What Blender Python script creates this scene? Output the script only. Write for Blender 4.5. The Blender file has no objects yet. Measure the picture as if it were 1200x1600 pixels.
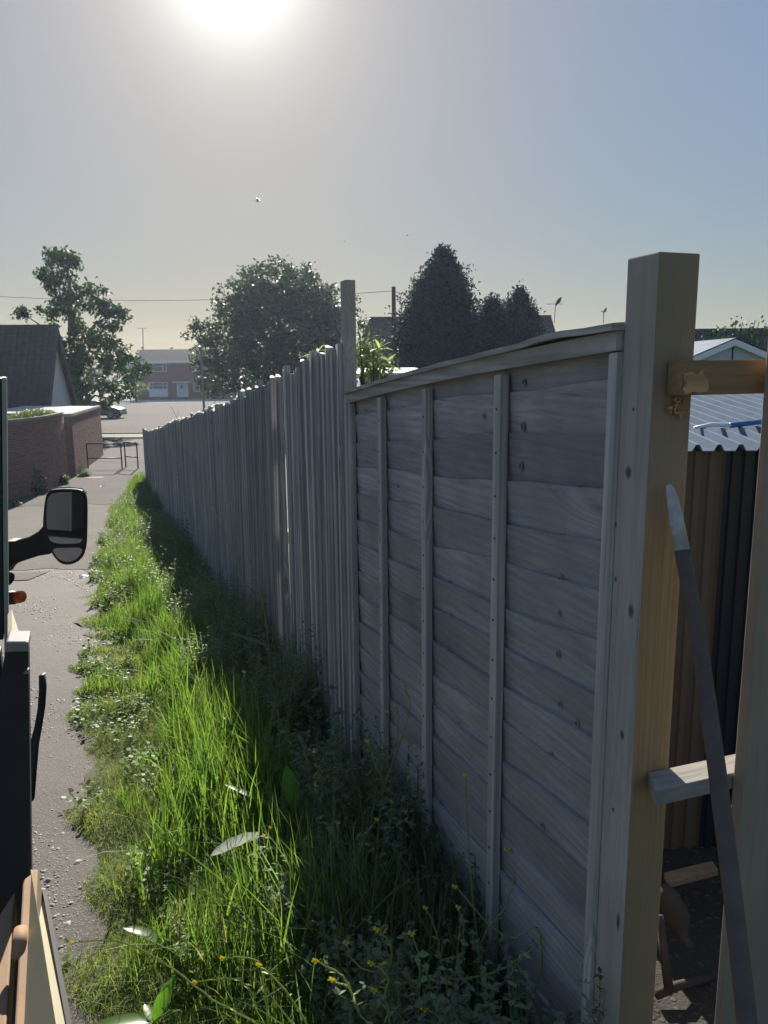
import bpy, math, random
import numpy as np
from mathutils import Vector, Matrix

random.seed(7); rng = np.random.default_rng(7)
S = bpy.context.scene
COL = S.collection
rad = math.radians

# ------------------------------------------------------------------ camera, sky, sun
FPX, PITCH, ROLL = 1200.0, rad(10.4), rad(-0.57)
CAM = Vector((0, 0, 1.65))
RM = Matrix.Rotation(math.pi/2 - PITCH, 3, 'X') @ Matrix.Rotation(ROLL, 3, 'Z')
cd = bpy.data.cameras.new('camera'); cam = bpy.data.objects.new('camera', cd); COL.objects.link(cam)
cam.matrix_world = Matrix.Translation(CAM) @ RM.to_4x4()
cd.sensor_fit = 'VERTICAL'; cd.sensor_height = 36.0; cd.lens = 27.0
cd.clip_start = 0.05; cd.clip_end = 2000
S.camera = cam

def ray(px, py): return RM @ Vector(((px-600)/FPX, -(py-800)/FPX, -1))
SUN = ray(360, -75).normalized()            # towards the sun
ELEV = math.asin(SUN.z); AZ = math.atan2(SUN.x, SUN.y)
W = bpy.data.worlds.new('World'); S.world = W; W.use_nodes = True
wn = W.node_tree; bg = wn.nodes['Background']
sky = wn.nodes.new('ShaderNodeTexSky'); sky.sky_type = 'NISHITA'; sky.sun_disc = False
sky.sun_elevation = ELEV; sky.sun_rotation = AZ
sky.altitude = 50; sky.air_density = 1.0; sky.dust_density = 0.75; sky.ozone_density = 1.6
# hazy air evens the sky's brightness out (colour kept) and leaves an aureole round the sun
def wnode(ty, **kw):
    n = wn.nodes.new('ShaderNode'+ty)
    for k, v in kw.items(): setattr(n, k, v)
    return n
bw = wnode('RGBToBW'); pw = wnode('Math', operation='POWER'); pw.inputs[1].default_value = -0.78
sc_ = wnode('VectorMath', operation='SCALE'); sh = wnode('HueSaturation'); sh.inputs['Saturation'].default_value = 1.05
L = wn.links.new
L(sky.outputs[0], bw.inputs[0]); L(bw.outputs[0], pw.inputs[0]); L(sky.outputs[0], sc_.inputs[0]); L(pw.outputs[0], sc_.inputs['Scale'])
L(sc_.outputs[0], sh.inputs['Color'])
tcw = wnode('TexCoord'); dt = wnode('VectorMath', operation='DOT_PRODUCT'); dt.inputs[1].default_value = SUN; L(tcw.outputs['Generated'], dt.inputs[0])
mx = wnode('Math', operation='MAXIMUM'); mx.inputs[1].default_value = 0.0; L(dt.outputs['Value'], mx.inputs[0])
acc = None
for e_, a_ in ((30.0, .35), (140.0, 1.2), (420.0, 3.2)):
    p_ = wnode('Math', operation='POWER'); L(mx.outputs[0], p_.inputs[0]); p_.inputs[1].default_value = e_
    m_ = wnode('Math', operation='MULTIPLY_ADD'); L(p_.outputs[0], m_.inputs[0]); m_.inputs[1].default_value = a_
    m_.inputs[2].default_value = 0.0
    if acc is not None: L(acc, m_.inputs[2])
    acc = m_.outputs[0]
gc = wnode('VectorMath', operation='SCALE'); gc.inputs[0].default_value = (1.0, .99, .96); L(acc, gc.inputs['Scale'])
ad = wnode('VectorMath', operation='ADD'); L(sh.outputs[0], ad.inputs[0]); L(gc.outputs[0], ad.inputs[1])
L(ad.outputs[0], bg.inputs[0]); bg.inputs[1].default_value = 0.086
sd = bpy.data.lights.new('sun', 'SUN'); sd.energy = 3.9; sd.angle = rad(0.5); sd.color = (1.0, 0.93, 0.82)
sun = bpy.data.objects.new('sun', sd); COL.objects.link(sun)
sun.rotation_euler = (SUN).to_track_quat('Z', 'Y').to_euler()
S.view_settings.view_transform = 'Standard'; S.view_settings.look = 'None'
S.view_settings.exposure = 1.5; S.view_settings.gamma = 1.0; S.view_settings.use_curve_mapping = False
S.render.engine = 'CYCLES'
S.cycles.max_bounces = 8; S.cycles.diffuse_bounces = 5; S.cycles.transmission_bounces = 4; S.cycles.volume_bounces = 0
S.cycles.use_denoising = True

HAZE_DENSITY = 0.0004

# ------------------------------------------------------------------ helpers
def h(x, y):
    s = max(-.3304*x + .9439*y, -10.0)
    if s < 16: return -.09*s
    t = min(s, 27.0) - 16
    return -1.44 - .09*t + .09*t*t/22
def hv(x, y):
    s = np.maximum(-.3304*x + .9439*y, -10.0)
    t = np.clip(s, 16, 27) - 16
    return np.where(s < 16, -.09*s, -1.44 - .09*t + .09*t*t/22)
def at(px, py, Y):
    d = ray(px, py); return CAM + d*(Y/d.y)
def gnd(px, py):
    d = ray(px, py); t = .5
    while t < 500:
        p = CAM + d*t
        if p.z < h(p.x, p.y): return p
        t += .004*max(1, t)
def on_z(px, py, z):
    d = ray(px, py); return CAM + d*((z-CAM.z)/d.z)

class MB:
    def __init__(s): s.v = []; s.f = []; s.m = []; s.smooth = False
    def add(s, vs, fs, mi=0):
        o = len(s.v); s.v += [tuple(v) for v in vs]
        for f in fs: s.f.append(tuple(i+o for i in f)); s.m.append(mi)
    def hexa(s, p, mi=0, fm=None):   # p: bottom 4 ccw, top 4 ccw
        o = len(s.v); s.v += [tuple(v) for v in p]
        fs = [(3,2,1,0),(4,5,6,7),(0,1,5,4),(1,2,6,5),(2,3,7,6),(3,0,4,7)]
        for k, f in enumerate(fs):
            s.f.append(tuple(i+o for i in f)); s.m.append(fm[k] if fm else mi)
    def box(s, x0, x1, y0, y1, z0, z1, T=None, mi=0, shear=0.0, fm=None):
        p = [(x0,y0,z0),(x1,y0,z0),(x1,y1,z0),(x0,y1,z0),(x0,y0,z1),(x1,y0,z1),(x1,y1,z1),(x0,y1,z1)]
        p = [Vector((a, b, c + shear*a)) for a, b, c in p]
        if T is not None: p = [T @ q for q in p]
        s.hexa(p, mi, fm)
    def tube(s, pts, r, n=6, mi=0, caps=True):
        pts = [Vector(p) for p in pts]; m = len(pts)
        if not hasattr(r, '__len__'): r = [r]*m
        o = len(s.v); ref = None
        for i, p in enumerate(pts):
            t = (pts[min(i+1, m-1)] - pts[max(i-1, 0)]).normalized()
            if ref is None: ref = t.orthogonal().normalized()
            a = (ref - t*ref.dot(t)).normalized(); ref = a; b = t.cross(a)
            for k in range(n):
                q = p + (a*math.cos(2*math.pi*k/n) + b*math.sin(2*math.pi*k/n))*r[i]
                s.v.append(tuple(q))
        for i in range(m-1):
            for k in range(n):
                k2 = (k+1) % n
                s.f.append((o+i*n+k, o+i*n+k2, o+(i+1)*n+k2, o+(i+1)*n+k)); s.m.append(mi)
        if caps:
            s.f.append(tuple(o+k for k in reversed(range(n)))); s.m.append(mi)
            s.f.append(tuple(o+(m-1)*n+k for k in range(n))); s.m.append(mi)
    def prism(s, poly, ext, mi=0):   # poly of Vectors, extruded by Vector ext
        o = len(s.v); n = len(poly)
        s.v += [tuple(p) for p in poly] + [tuple(Vector(p)+Vector(ext)) for p in poly]
        s.f.append(tuple(o+i for i in reversed(range(n)))); s.m.append(mi)
        s.f.append(tuple(o+n+i for i in range(n))); s.m.append(mi)
        for i in range(n):
            j = (i+1) % n; s.f.append((o+i, o+j, o+n+j, o+n+i)); s.m.append(mi)
    def mesh(s, name, mats):
        me = bpy.data.meshes.new(name); me.from_pydata(s.v, [], s.f); me.update()
        for m in (mats if isinstance(mats, (list, tuple)) else [mats]): me.materials.append(m)
        if any(s.m): me.polygons.foreach_set('material_index', s.m)
        if s.smooth: me.polygons.foreach_set('use_smooth', [True]*len(s.f))
        return me
def wloc(o):
    v = Vector((0,0,0))
    while o is not None: v += o.location; o = o.parent
    return v
def tag(o, label=None, cat=None, group=None, kind=None):
    for k, v in (('label', label), ('category', cat), ('group', group), ('kind', kind)):
        if v: o[k] = v
    return o
def put(name, me, parent=None, loc=(0,0,0), rz=0.0):
    o = bpy.data.objects.new(name, me); COL.objects.link(o); o.location = loc; o.rotation_euler = (0,0,rz)
    if parent: o.parent = parent
    return o
def thing(name, label, cat, loc, group=None):
    o = bpy.data.objects.new(name, None); COL.objects.link(o); o.location = loc; o.empty_display_size = .1
    return tag(o, label, cat, group)
def wpart(name, mb, mat, parent=None, bevel=0, kind=None, label=None):
    """mesh given in world coordinates; moved to the parent's frame (parents are not rotated)"""
    b = wloc(parent) if parent else Vector((0,0,0))
    mb.v = [tuple(Vector(v)-b) for v in mb.v]
    o = put(name, mb.mesh(name, mat), parent)
    if bevel:
        md = o.modifiers.new('bevel', 'BEVEL'); md.width = bevel; md.segments = 2; md.limit_method = 'ANGLE'
    return tag(o, label, None, None, kind)
def single(name, mb, mat, label, cat, group=None, bevel=0):
    b = Vector(np.array(mb.v).mean(0)); b.z = min(v[2] for v in mb.v)
    mb.v = [tuple(Vector(v)-b) for v in mb.v]
    o = put(name, mb.mesh(name, mat), None, b)
    if bevel:
        md = o.modifiers.new('bevel', 'BEVEL'); md.width = bevel; md.segments = 2; md.limit_method = 'ANGLE'
    return tag(o, label, cat, group)
def copy_tree(o, parent=None):
    c = o.copy(); COL.objects.link(c); c.parent = parent
    for ch in o.children: copy_tree(ch, c)
    return c
def npmesh(name, V, quads, tris, mat, col=None, smooth=False):
    nq, nt = len(quads), len(tris)
    me = bpy.data.meshes.new(name)
    me.vertices.add(len(V)); me.vertices.foreach_set('co', V.astype(np.float32).ravel())
    loops = np.concatenate([quads.ravel(), tris.ravel()]).astype(np.int32)
    me.loops.add(len(loops)); me.loops.foreach_set('vertex_index', loops)
    ls = np.concatenate([np.arange(nq)*4, nq*4 + np.arange(nt)*3]).astype(np.int32)
    me.polygons.add(nq+nt); me.polygons.foreach_set('loop_start', ls)
    me.update(calc_edges=True); me.validate()
    if smooth: me.polygons.foreach_set('use_smooth', np.ones(nq+nt, bool))
    if col is not None:
        ca = me.color_attributes.new('tint', 'FLOAT_COLOR', 'POINT')
        c4 = np.ones((len(V), 4), np.float32); c4[:, :3] = col; ca.data.foreach_set('color', c4.ravel())
    me.materials.append(mat)
    return me

# ------------------------------------------------------------------ materials
class NT:
    def __init__(s, name):
        s.mat = bpy.data.materials.new(name); s.mat.use_nodes = True; s.t = s.mat.node_tree; s.t.nodes.clear()
        s.out = s.t.nodes.new('ShaderNodeOutputMaterial')
    def n(s, ty, ins=None, **kw):
        nd = s.t.nodes.new('ShaderNode'+ty)
        for k, v in kw.items(): setattr(nd, k, v)
        for k, v in (ins or {}).items(): s.set(nd.inputs[k], v)
        return nd
    def set(s, sock, v):
        if isinstance(v, bpy.types.NodeSocket): s.t.links.new(v, sock)
        else: sock.default_value = v
    def math(s, op, a, b=0.5, clamp=False):
        nd = s.n('Math', operation=op, use_clamp=clamp); s.set(nd.inputs[0], a); s.set(nd.inputs[1], b); return nd.outputs[0]
    def mix(s, f, a, b, mode='MIX'):
        nd = s.n('Mix', data_type='RGBA', blend_type=mode)
        s.set(nd.inputs['Factor'], f)
        for k, v in ((6, a), (7, b)):
            s.set(nd.inputs[k], (*v, 1) if isinstance(v, tuple) and len(v) == 3 else v)
        return nd.outputs[2]
    def ramp(s, f, stops):
        nd = s.n('ValToRGB'); s.set(nd.inputs[0], f); e = nd.color_ramp.elements
        while len(e) < len(stops): e.new(.5)
        for k, (p, c) in enumerate(stops):
            e[k].position = p; c = (c, c, c) if not isinstance(c, tuple) else c; e[k].color = (*c, 1)
        return nd.outputs[0]
    def noise(s, vec, scale, detail=4, rough=.55, dist=0.0):
        nd = s.n('TexNoise', {'Scale': scale, 'Detail': detail, 'Roughness': rough, 'Distortion': dist})
        if vec is not None: s.set(nd.inputs['Vector'], vec)
        return nd.outputs[0]
    def bump(s, height, strength=.3, dist=.01):
        nd = s.n('Bump', {'Strength': strength, 'Distance': dist}); s.set(nd.inputs['Height'], height); return nd.outputs[0]
    def pbsdf(s, col, rough=.8, normal=None, spec=.3, metal=0.0, **kw):
        nd = s.n('BsdfPrincipled', {'Roughness': rough, 'Metallic': metal, 'Specular IOR Level': spec})
        s.set(nd.inputs['Base Color'], (*col, 1) if isinstance(col, tuple) and len(col) == 3 else col)
        if normal is not None: s.set(nd.inputs['Normal'], normal)
        s.t.links.new(nd.outputs[0], s.out.inputs[0]); return nd

def plain(name, col, rough=.6, spec=.4, metal=0.0, var=.15, scale=8, bump=0.0):
    t = NT(name); tc = t.n('TexCoord').outputs['Object']
    n1 = t.noise(tc, scale, 5)
    c = t.mix(n1, tuple(c*(1-var) for c in col), tuple(min(1, c*(1+var)) for c in col))
    t.pbsdf(c, rough, t.bump(n1, bump, .004) if bump else None, spec, metal)
    return t.mat

def wood(name, light, dark, axis='Z', gs=30, bands=None, stain=None, stain_amt=.5, bump=.5, knot=.8, tintvar=.25, rings=.35, along=.045, crack=.4):
    t = NT(name); tc = t.n('TexCoord').outputs['Object']
    rnd = t.n('ObjectInfo').outputs['Random']
    off = t.n('CombineXYZ', {0: t.math('MULTIPLY', rnd, 31.7), 1: t.math('MULTIPLY', rnd, 57.3), 2: t.math('MULTIPLY', rnd, 83.1)}).outputs[0]
    v = t.n('VectorMath', operation='ADD'); t.set(v.inputs[0], tc); t.set(v.inputs[1], off); v = v.outputs[0]
    k = {'X': 0, 'Y': 1, 'Z': 2}[axis]
    def stretched(f):
        sc = [1, 1, 1]; sc[k] = f
        m = t.n('Mapping', {'Scale': tuple(sc)}); t.set(m.inputs['Vector'], v); return m.outputs[0]
    # knots bend the grain
    kv = stretched(.30)
    vor = t.n('TexVoronoi', {'Scale': 5.0, 'Randomness': 1.0}); t.set(vor.inputs['Vector'], kv)
    pick = t.math('GREATER_THAN', t.n('SeparateColor', {0: vor.outputs['Color']}).outputs[0], .62)
    kd = t.ramp(vor.outputs['Distance'], [(0.0, 1.0), (.10, .75), (.28, 0.0)])
    kn = t.math('MULTIPLY', kd, pick)
    kc = t.math('MULTIPLY', t.ramp(vor.outputs['Distance'], [(0.0, 1.0), (.08, .9), (.12, 0.0)]), pick)
    wv = t.n('VectorMath', operation='ADD'); t.set(wv.inputs[0], stretched(along))
    bend = t.n('CombineXYZ', {0: t.math('MULTIPLY', kn, .05), 1: t.math('MULTIPLY', kn, .05), 2: t.math('MULTIPLY', kn, .05)}).outputs[0]
    t.set(wv.inputs[1], bend); wv = wv.outputs[0]
    g1 = t.noise(wv, gs, 7, .65, .6)
    g2 = t.noise(wv, gs*5, 4, .6, .2)
    wave = t.n('TexWave', {'Scale': gs*.35, 'Distortion': 9.0, 'Detail': 3.0, 'Detail Scale': 1.2}, wave_type='RINGS')
    t.set(wave.inputs['Vector'], wv)
    g = t.math('ADD', t.math('MULTIPLY', g1, .62), t.math('MULTIPLY', g2, .38))
    g = t.math('ADD', t.math('MULTIPLY', g, 1-rings), t.math('MULTIPLY', wave.outputs['Fac'], rings))
    col = t.ramp(g, [(.28, dark), (.72, light)])
    blotch = t.noise(v, 3.2, 4, .6)
    col = t.mix(t.ramp(blotch, [(.35, 0.0), (.75, .55)]), col, tuple(c*.55 for c in light))
    cn = t.noise(stretched(along*.35), gs*2.6, 2, .5, .3)
    ck = t.math('MULTIPLY', t.ramp(cn, [(.30, 1.0), (.335, 0.0)]), t.ramp(t.noise(v, 4.5, 2), [(.45, 0.0), (.6, 1.0)]))
    col = t.mix(t.math('MULTIPLY', ck, crack), col, tuple(c*.35 for c in dark))
    if bands:   # weathered head, bright middle, algae-green foot
        oz = t.n('SeparateXYZ', {0: tc}).outputs[2]
        zz = t.math('ADD', oz, t.math('MULTIPLY', t.math('SUBTRACT', t.noise(v, 3.0, 4), .5), .6))
        f1 = t.ramp(t.math('MULTIPLY', zz, .5), [(.72, 0.0), (.84, 1.0)]); f2 = t.ramp(t.math('MULTIPLY', zz, .5), [(.36, 1.0), (.52, 0.0)])
        col = t.mix(t.math('MULTIPLY', f1, .85), col, bands[0]); col = t.mix(t.math('MULTIPLY', f2, .8), col, bands[1])
    if stain:
        sn = t.noise(v, 2.1, 5, .6)
        col = t.mix(t.ramp(sn, [(.38, 0.0), (.66, stain_amt)]), col, stain)
    col = t.mix(t.math('MULTIPLY', kc, knot), col, tuple(c*.3 for c in dark))
    tv = t.math('ADD', t.math('MULTIPLY', rnd, tintvar), 1-tintvar*.5)
    hsv = t.n('HueSaturation', {'Value': tv}); t.set(hsv.inputs['Color'], col); t.set(hsv.inputs['Saturation'], 1.0)
    t.pbsdf(hsv.outputs[0], .82, t.bump(t.math('SUBTRACT', g, t.math('MULTIPLY', kc, .4)), bump, .004), .25)
    return t.mat

def leafy(name, col, trans, mixf=.5, rough=.45, attr=False, var=.35, scale=6, spec=.4):
    t = NT(name)
    if attr: base = t.n('Attribute', attribute_name='tint').outputs['Color']
    else:
        n1 = t.noise(t.n('TexCoord').outputs['Object'], scale, 3)
        base = t.mix(n1, tuple(c*(1-var) for c in col), tuple(c*(1+var) for c in col))
    p = t.n('BsdfPrincipled', {'Roughness': rough, 'Specular IOR Level': spec}); t.set(p.inputs['Base Color'], base)
    tr = t.n('BsdfTranslucent'); t.set(tr.inputs[0], t.mix(1.0, base, (*trans, 1), 'MULTIPLY'))
    m = t.n('MixShader', {0: mixf}); t.t.links.new(p.outputs[0], m.inputs[1]); t.t.links.new(tr.outputs[0], m.inputs[2])
    t.t.links.new(m.outputs[0], t.out.inputs[0]); return t.mat

GREY = (.30, .285, .27); GDK = (.115, .11, .11)
m_panel = wood('weathered_lap_board', (.47,.455,.46), (.20,.195,.20), 'X', 38, tintvar=.26, stain=(.19,.185,.18), stain_amt=.75, knot=.9, rings=.12, bump=.5, along=.10, crack=.5)
m_batten = wood('weathered_batten', (.54,.51,.48), (.32,.30,.28), 'Z', 40, knot=.3)
m_rail = wood('weathered_rail', (.54,.51,.47), (.32,.30,.28), 'X', 40, stain=(.13,.14,.09), stain_amt=.5, knot=.3)
m_picket = wood('weathered_picket', (.56,.53,.50), (.27,.26,.25), 'Z', 44, knot=.6, tintvar=.4)
m_post = wood('weathered_post', (.54,.50,.455), (.25,.232,.21), 'Z', 60, knot=.85, rings=.12, stain=(.30,.26,.20), stain_amt=.6, crack=.7)
m_post_in = wood('treated_post', (.54,.33,.17), (.28,.16,.08), 'Z', 60, bands=((.22,.195,.17),(.17,.16,.10)), stain=(.24,.18,.09), stain_amt=.5, knot=.6, bump=.6, rings=.1, along=.03, crack=.6)
m_post_end = wood('post_end_grain', (.12,.11,.09), (.05,.05,.045), 'Y', 40, knot=0)
m_fresh = wood('splintered_wood', (.62,.38,.20), (.38,.20,.09), 'X', 40, knot=0, bump=.8)
m_rail2 = wood('treated_rail', (.40,.24,.12), (.20,.13,.065), 'X', 50, rings=.1, crack=.7, stain=(.12,.10,.07), stain_amt=.7, knot=.5)
m_rail3 = wood('grey_rail', (.34,.31,.27), (.17,.155,.14), 'X', 40, knot=.5, rings=.1)
m_brownb = wood('brown_board', (.38,.30,.23), (.22,.17,.13), 'Z', 34, knot=.7, rings=.1, stain=(.20,.19,.13), stain_amt=.6)
m_bark = plain('bark', (.06,.048,.04), .9, .2, var=.4, scale=14, bump=.8)
m_black = plain('black_plastic', (.018,.019,.021), .45, .5, var=.2, scale=30)
m_rubber = plain('black_rubber', (.015,.015,.017), .6, .4, var=.3, scale=20)
m_orange = plain('orange_lens', (.75,.13,.02), .25, .6, var=.1)
m_lens = plain('clear_lens', (.45,.40,.36), .2, .6, var=.1)
m_white = plain('white_paint', (.72,.73,.74), .5, .4, var=.06)
m_steel = plain('grey_steel', (.22,.23,.25), .45, .5, .7, var=.3, scale=20)
m_dkmetal = plain('dark_painted_metal', (.03,.032,.036), .5, .5, .3, var=.3)
m_glass = plain('window_glass', (.03,.04,.05), .08, .8, var=.1)
m_mirror = plain('mirror_glass', (.40,.44,.50), .03, .8, 1.0, var=.02)
m_renderwall = plain('cream_render', (.62,.60,.55), .85, .2, var=.08, scale=3)

def m_brick(name, c1, c2):
    t = NT(name); tc = t.n('TexCoord').outputs['Object']
    n1 = t.noise(tc, 5, 2); n2 = t.noise(tc, 40, 5)
    wn_ = t.n('TexWhiteNoise', noise_dimensions='3D')
    sn = t.n('VectorMath', operation='SNAP'); t.set(sn.inputs[0], tc); t.set(sn.inputs[1], (.225,.225,.075)); t.set(wn_.inputs['Vector'], sn.outputs[0])
    c = t.mix(wn_.outputs['Value'], c1, c2)
    c = t.mix(t.math('MULTIPLY', n2, .5), c, tuple(x*.5 for x in c1))
    c = t.mix(t.ramp(n1, [(.5, 0.0), (.75, .4)]), c, (.16,.15,.13))
    t.pbsdf(c, .9, t.bump(n2, .4, .004), .2); return t.mat
m_bricks = m_brick('red_brown_brick', (.26,.13,.10), (.36,.20,.155))
m_mortar = plain('mortar', (.30,.27,.24), .95, .1, var=.2)
m_coping = plain('coping_stone', (.34,.29,.22), .9, .2, var=.25, scale=12)
m_tiles = plain('brown_roof_tile', (.085,.062,.055), .8, .3, var=.45, scale=4)
m_slate = plain('dark_roof_tile', (.075,.06,.055), .8, .3, var=.3, scale=2)
m_felt = plain('pale_felt_roof', (.42,.40,.37), .9, .3, var=.25, scale=2)

# ground materials
def ground_mat(name, c_lo, c_hi, speck=None, sscale=90, bump=.5, big=.6, rough=.9, spec=.3, patch=None, speck_amt=.8, sp_thr=.5):
    t = NT(name); g = t.n('NewGeometry').outputs['Position']
    n1 = t.noise(g, big, 5, .6); n2 = t.noise(g, 14, 6, .65); n3 = t.noise(g, 120, 3, .6)
    c = t.mix(t.ramp(n1, [(.3, 0.0), (.7, 1.0)]), c_lo, c_hi)
    c = t.mix(t.math('MULTIPLY', n2, .55), c, tuple(x*.45 for x in c_lo))
    hgt = t.math('ADD', t.math('MULTIPLY', n2, .6), t.math('MULTIPLY', n3, .4))
    if patch:
        n4 = t.noise(g, 1.7, 6, .7)
        c = t.mix(t.ramp(n4, [(.48, 0.0), (.62, .8)]), c, patch)
    if speck:
        vo = t.n('TexVoronoi', {'Scale': sscale, 'Randomness': 1.0}); t.set(vo.inputs['Vector'], g)
        r = t.n('SeparateColor', {0: vo.outputs['Color']})
        sel = t.math('GREATER_THAN', r.outputs[0], sp_thr)
        d = t.ramp(vo.outputs['Distance'], [(.25, 1.0), (.5, 0.0)])
        sp = t.math('MULTIPLY', sel, d)
        tone = t.mix(r.outputs[1], tuple(x*.35 for x in speck), speck)
        c = t.mix(t.math('MULTIPLY', sp, speck_amt), c, tone)
        hgt = t.math('ADD', hgt, t.math('MULTIPLY', t.math('MULTIPLY', d, sel), .35))
    t.pbsdf(c, rough, t.bump(hgt, bump, .012), spec); return t.mat
m_soil = ground_mat('rough_grass_ground', (.055,.075,.025), (.10,.11,.045), big=.25)
m_verge = ground_mat('verge_soil', (.045,.05,.02), (.10,.095,.045), (.16,.15,.10), 160, patch=(.05,.07,.02))
m_gravel = ground_mat('gravelly_tarmac', (.075,.064,.057), (.118,.103,.092), (.30,.28,.26), 110, bump=.45, rough=.85, spec=.3, patch=(.07,.06,.052), sp_thr=.5, big=1.3)
m_conc = ground_mat('worn_concrete', (.115,.102,.090), (.165,.148,.13), (.30,.275,.245), 60, bump=.6, rough=.95, spec=.15, speck_amt=.5, patch=(.12,.105,.09), big=.9)
m_tar = ground_mat('old_tarmac', (.085,.078,.072), (.125,.114,.104), (.22,.205,.19), 70, bump=.6, rough=.95, spec=.15, speck_amt=.5, patch=(.085,.078,.07), big=.7)
m_road = ground_mat('pale_road_surface', (.125,.11,.096), (.165,.147,.128), big=.12, bump=.5, rough=1.0, spec=.1)
m_turf = ground_mat('mown_grass', (.09,.12,.03), (.13,.16,.05), big=.5)

m_grass = leafy('grass_blade', (.1,.2,.03), (1.4,1.5,.8), .52, .55, attr=True, spec=.3)
m_leafm = leafy('leaf', (.075,.13,.03), (1.9,2.2,.8), .5, .38, var=.3, scale=9, spec=.5)
m_dock = leafy('dock_leaf', (.10,.19,.035), (2.0,2.4,.7), .55, .35, var=.25, scale=14, spec=.5)
m_weed = leafy('weed_leaf', (.12,.155,.11), (1.4,1.6,.8), .4, .6, var=.25, scale=14, spec=.15)
m_stem = leafy('mustard_stem', (.26,.32,.09), (1.6,1.7,.6), .3, .5, var=.2)
m_yellow = leafy('yellow_flower', (.72,.62,.05), (1.3,1.25,.5), .5, .5, var=.1)
m_dry = plain('dry_stalk', (.30,.25,.15), .8, .2)
m_tree1 = leafy('broad_tree_foliage', (.036,.068,.018), (1.5,1.9,.7), .22, .6, var=.5, scale=.8, spec=.25)
m_tree2 = leafy('round_tree_foliage', (.045,.065,.034), (1.5,1.8,.8), .25, .5, var=.45, scale=.7, spec=.4)
m_conif = leafy('conifer_foliage', (.016,.032,.040), (1.2,1.5,1.0), .12, .7, var=.35, scale=1.0)
m_bush = leafy('pale_bush_foliage', (.15,.18,.10), (1.3,1.5,.8), .3, .5, var=.3, scale=3)

# ------------------------------------------------------------------ terrain and surfaces
def axis(segs):
    out = []
    for a, b, st in segs: out += list(np.arange(a, b, st))
    return np.array(out + [segs[-1][1]], float)
gx = axis([(-300,-60,40),(-60,-20,4),(-20,6,.5),(6,20,2),(20,60,8),(60,300,40)])
gy = axis([(-60,-14,6),(-14,34,.5),(34,60,2),(60,140,10),(140,320,30)])
X, Y = np.meshgrid(gx, gy); Z = hv(X, Y)
Z = Z + np.where(Y > 150, (Y-150)*.012, 0)
nx, ny = len(gx), len(gy)
idx = np.arange(nx*ny).reshape(ny, nx)
Q = np.stack([idx[:-1,:-1], idx[:-1,1:], idx[1:,1:], idx[1:,:-1]], -1).reshape(-1, 4)
tag(put('ground', npmesh('ground', np.stack([X,Y,Z],-1).reshape(-1,3), Q, np.zeros((0,3),int), m_soil, smooth=True)), kind='structure')

EY = [-6, 1.0, 1.94, 2.55, 4.14, 9.71, 18.85, 26.95, 31]
EX = [1.4, -.66, -.90, -1.2, -1.83, -3.85, -6.86, -8.75, -9.5]
def edge(y, wob=1.0):
    y = np.asarray(y, float)
    return np.interp(y, EY, EX) + wob*(.07*np.sin(y*5.1+1) + .05*np.sin(y*11.3) + .04*np.sin(y*2.2+.6))
def fline(y): return .9606 - .35*np.asarray(y, float)

def sheet(name, xl, xr, y0, y1, step, cols, dz, mat, bumpf=None, rag=0):
    ys = np.arange(y0, y1+1e-6, step); t = np.linspace(0, 1, cols)
    L = np.array([xl(y) for y in ys]); Rr = np.array([xr(y) for y in ys])
    X = L[:,None]*(1-t) + Rr[:,None]*t; Y = np.repeat(ys[:,None], cols, 1)
    if rag:
        Y = Y + np.where(np.arange(len(ys))[:,None] == 0, rag*(np.sin(X*2.1)+.6*np.sin(X*5.3+1)+.4*np.sin(X*11.7)), 0)
    Z = hv(X, Y) + dz
    if bumpf: Z = Z + bumpf(X, Y, np.repeat(t[None], len(ys), 0))
    i = np.arange(len(ys)*cols).reshape(len(ys), cols)
    Q = np.stack([i[:-1,:-1], i[:-1,1:], i[1:,1:], i[1:,:-1]], -1).reshape(-1,4)
    return tag(put(name, npmesh(name, np.stack([X,Y,Z],-1).reshape(-1,3), Q, np.zeros((0,3),int), mat, smooth=True)), kind='structure')
sheet('gravel_path', lambda y: -14.0, lambda y: float(edge(y,.3))+.12, -6, 10.9, .3, 40, .006, m_gravel)
sheet('concrete_path', lambda y: -22.0, lambda y: float(edge(y,.3))+.12, 10.3, 21.1, .3, 160, .012, m_conc, rag=.10)
sheet('tarmac_path', lambda y: -22.0, lambda y: float(edge(y,.3))+.12 if y < 27 else -8.2-.05*(y-27), 20.4, 42.9, .3, 120, .018, m_tar, rag=.12)
sheet('road', lambda y: -90.0, lambda y: 30.0 if y > 48 else -6.0, 46.6, 101, 1.6, 40, .012, m_road)
sheet('grass_strip', lambda y: -30.0, lambda y: -9.0, 43.2, 46.2, .5, 30, .03, m_turf)
mb = MB()
mb.box(-30, -9, 42.92, 43.07, -2.0, -1.84); mb.box(-30, -9, 46.3, 46.45, -2.0, -1.84)
tag(wpart('kerb', mb, m_coping, bevel=.01), kind='structure')
mb = MB(); mb.box(-90, 30, 101.0, 101.2, -2.0, -1.80); tag(wpart('far_kerb', mb, m_white), kind='structure')
sheet('far_pavement', lambda y: -90.0, lambda y: 30.0, 101.2, 104.2, 1.0, 30, .12, m_tar)
# darker patch strip on the path
sheet('patched_strip', lambda y: -6.6, lambda y: -4.55, 9.5, 10.1, .1, 12, .016, m_conc)

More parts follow.
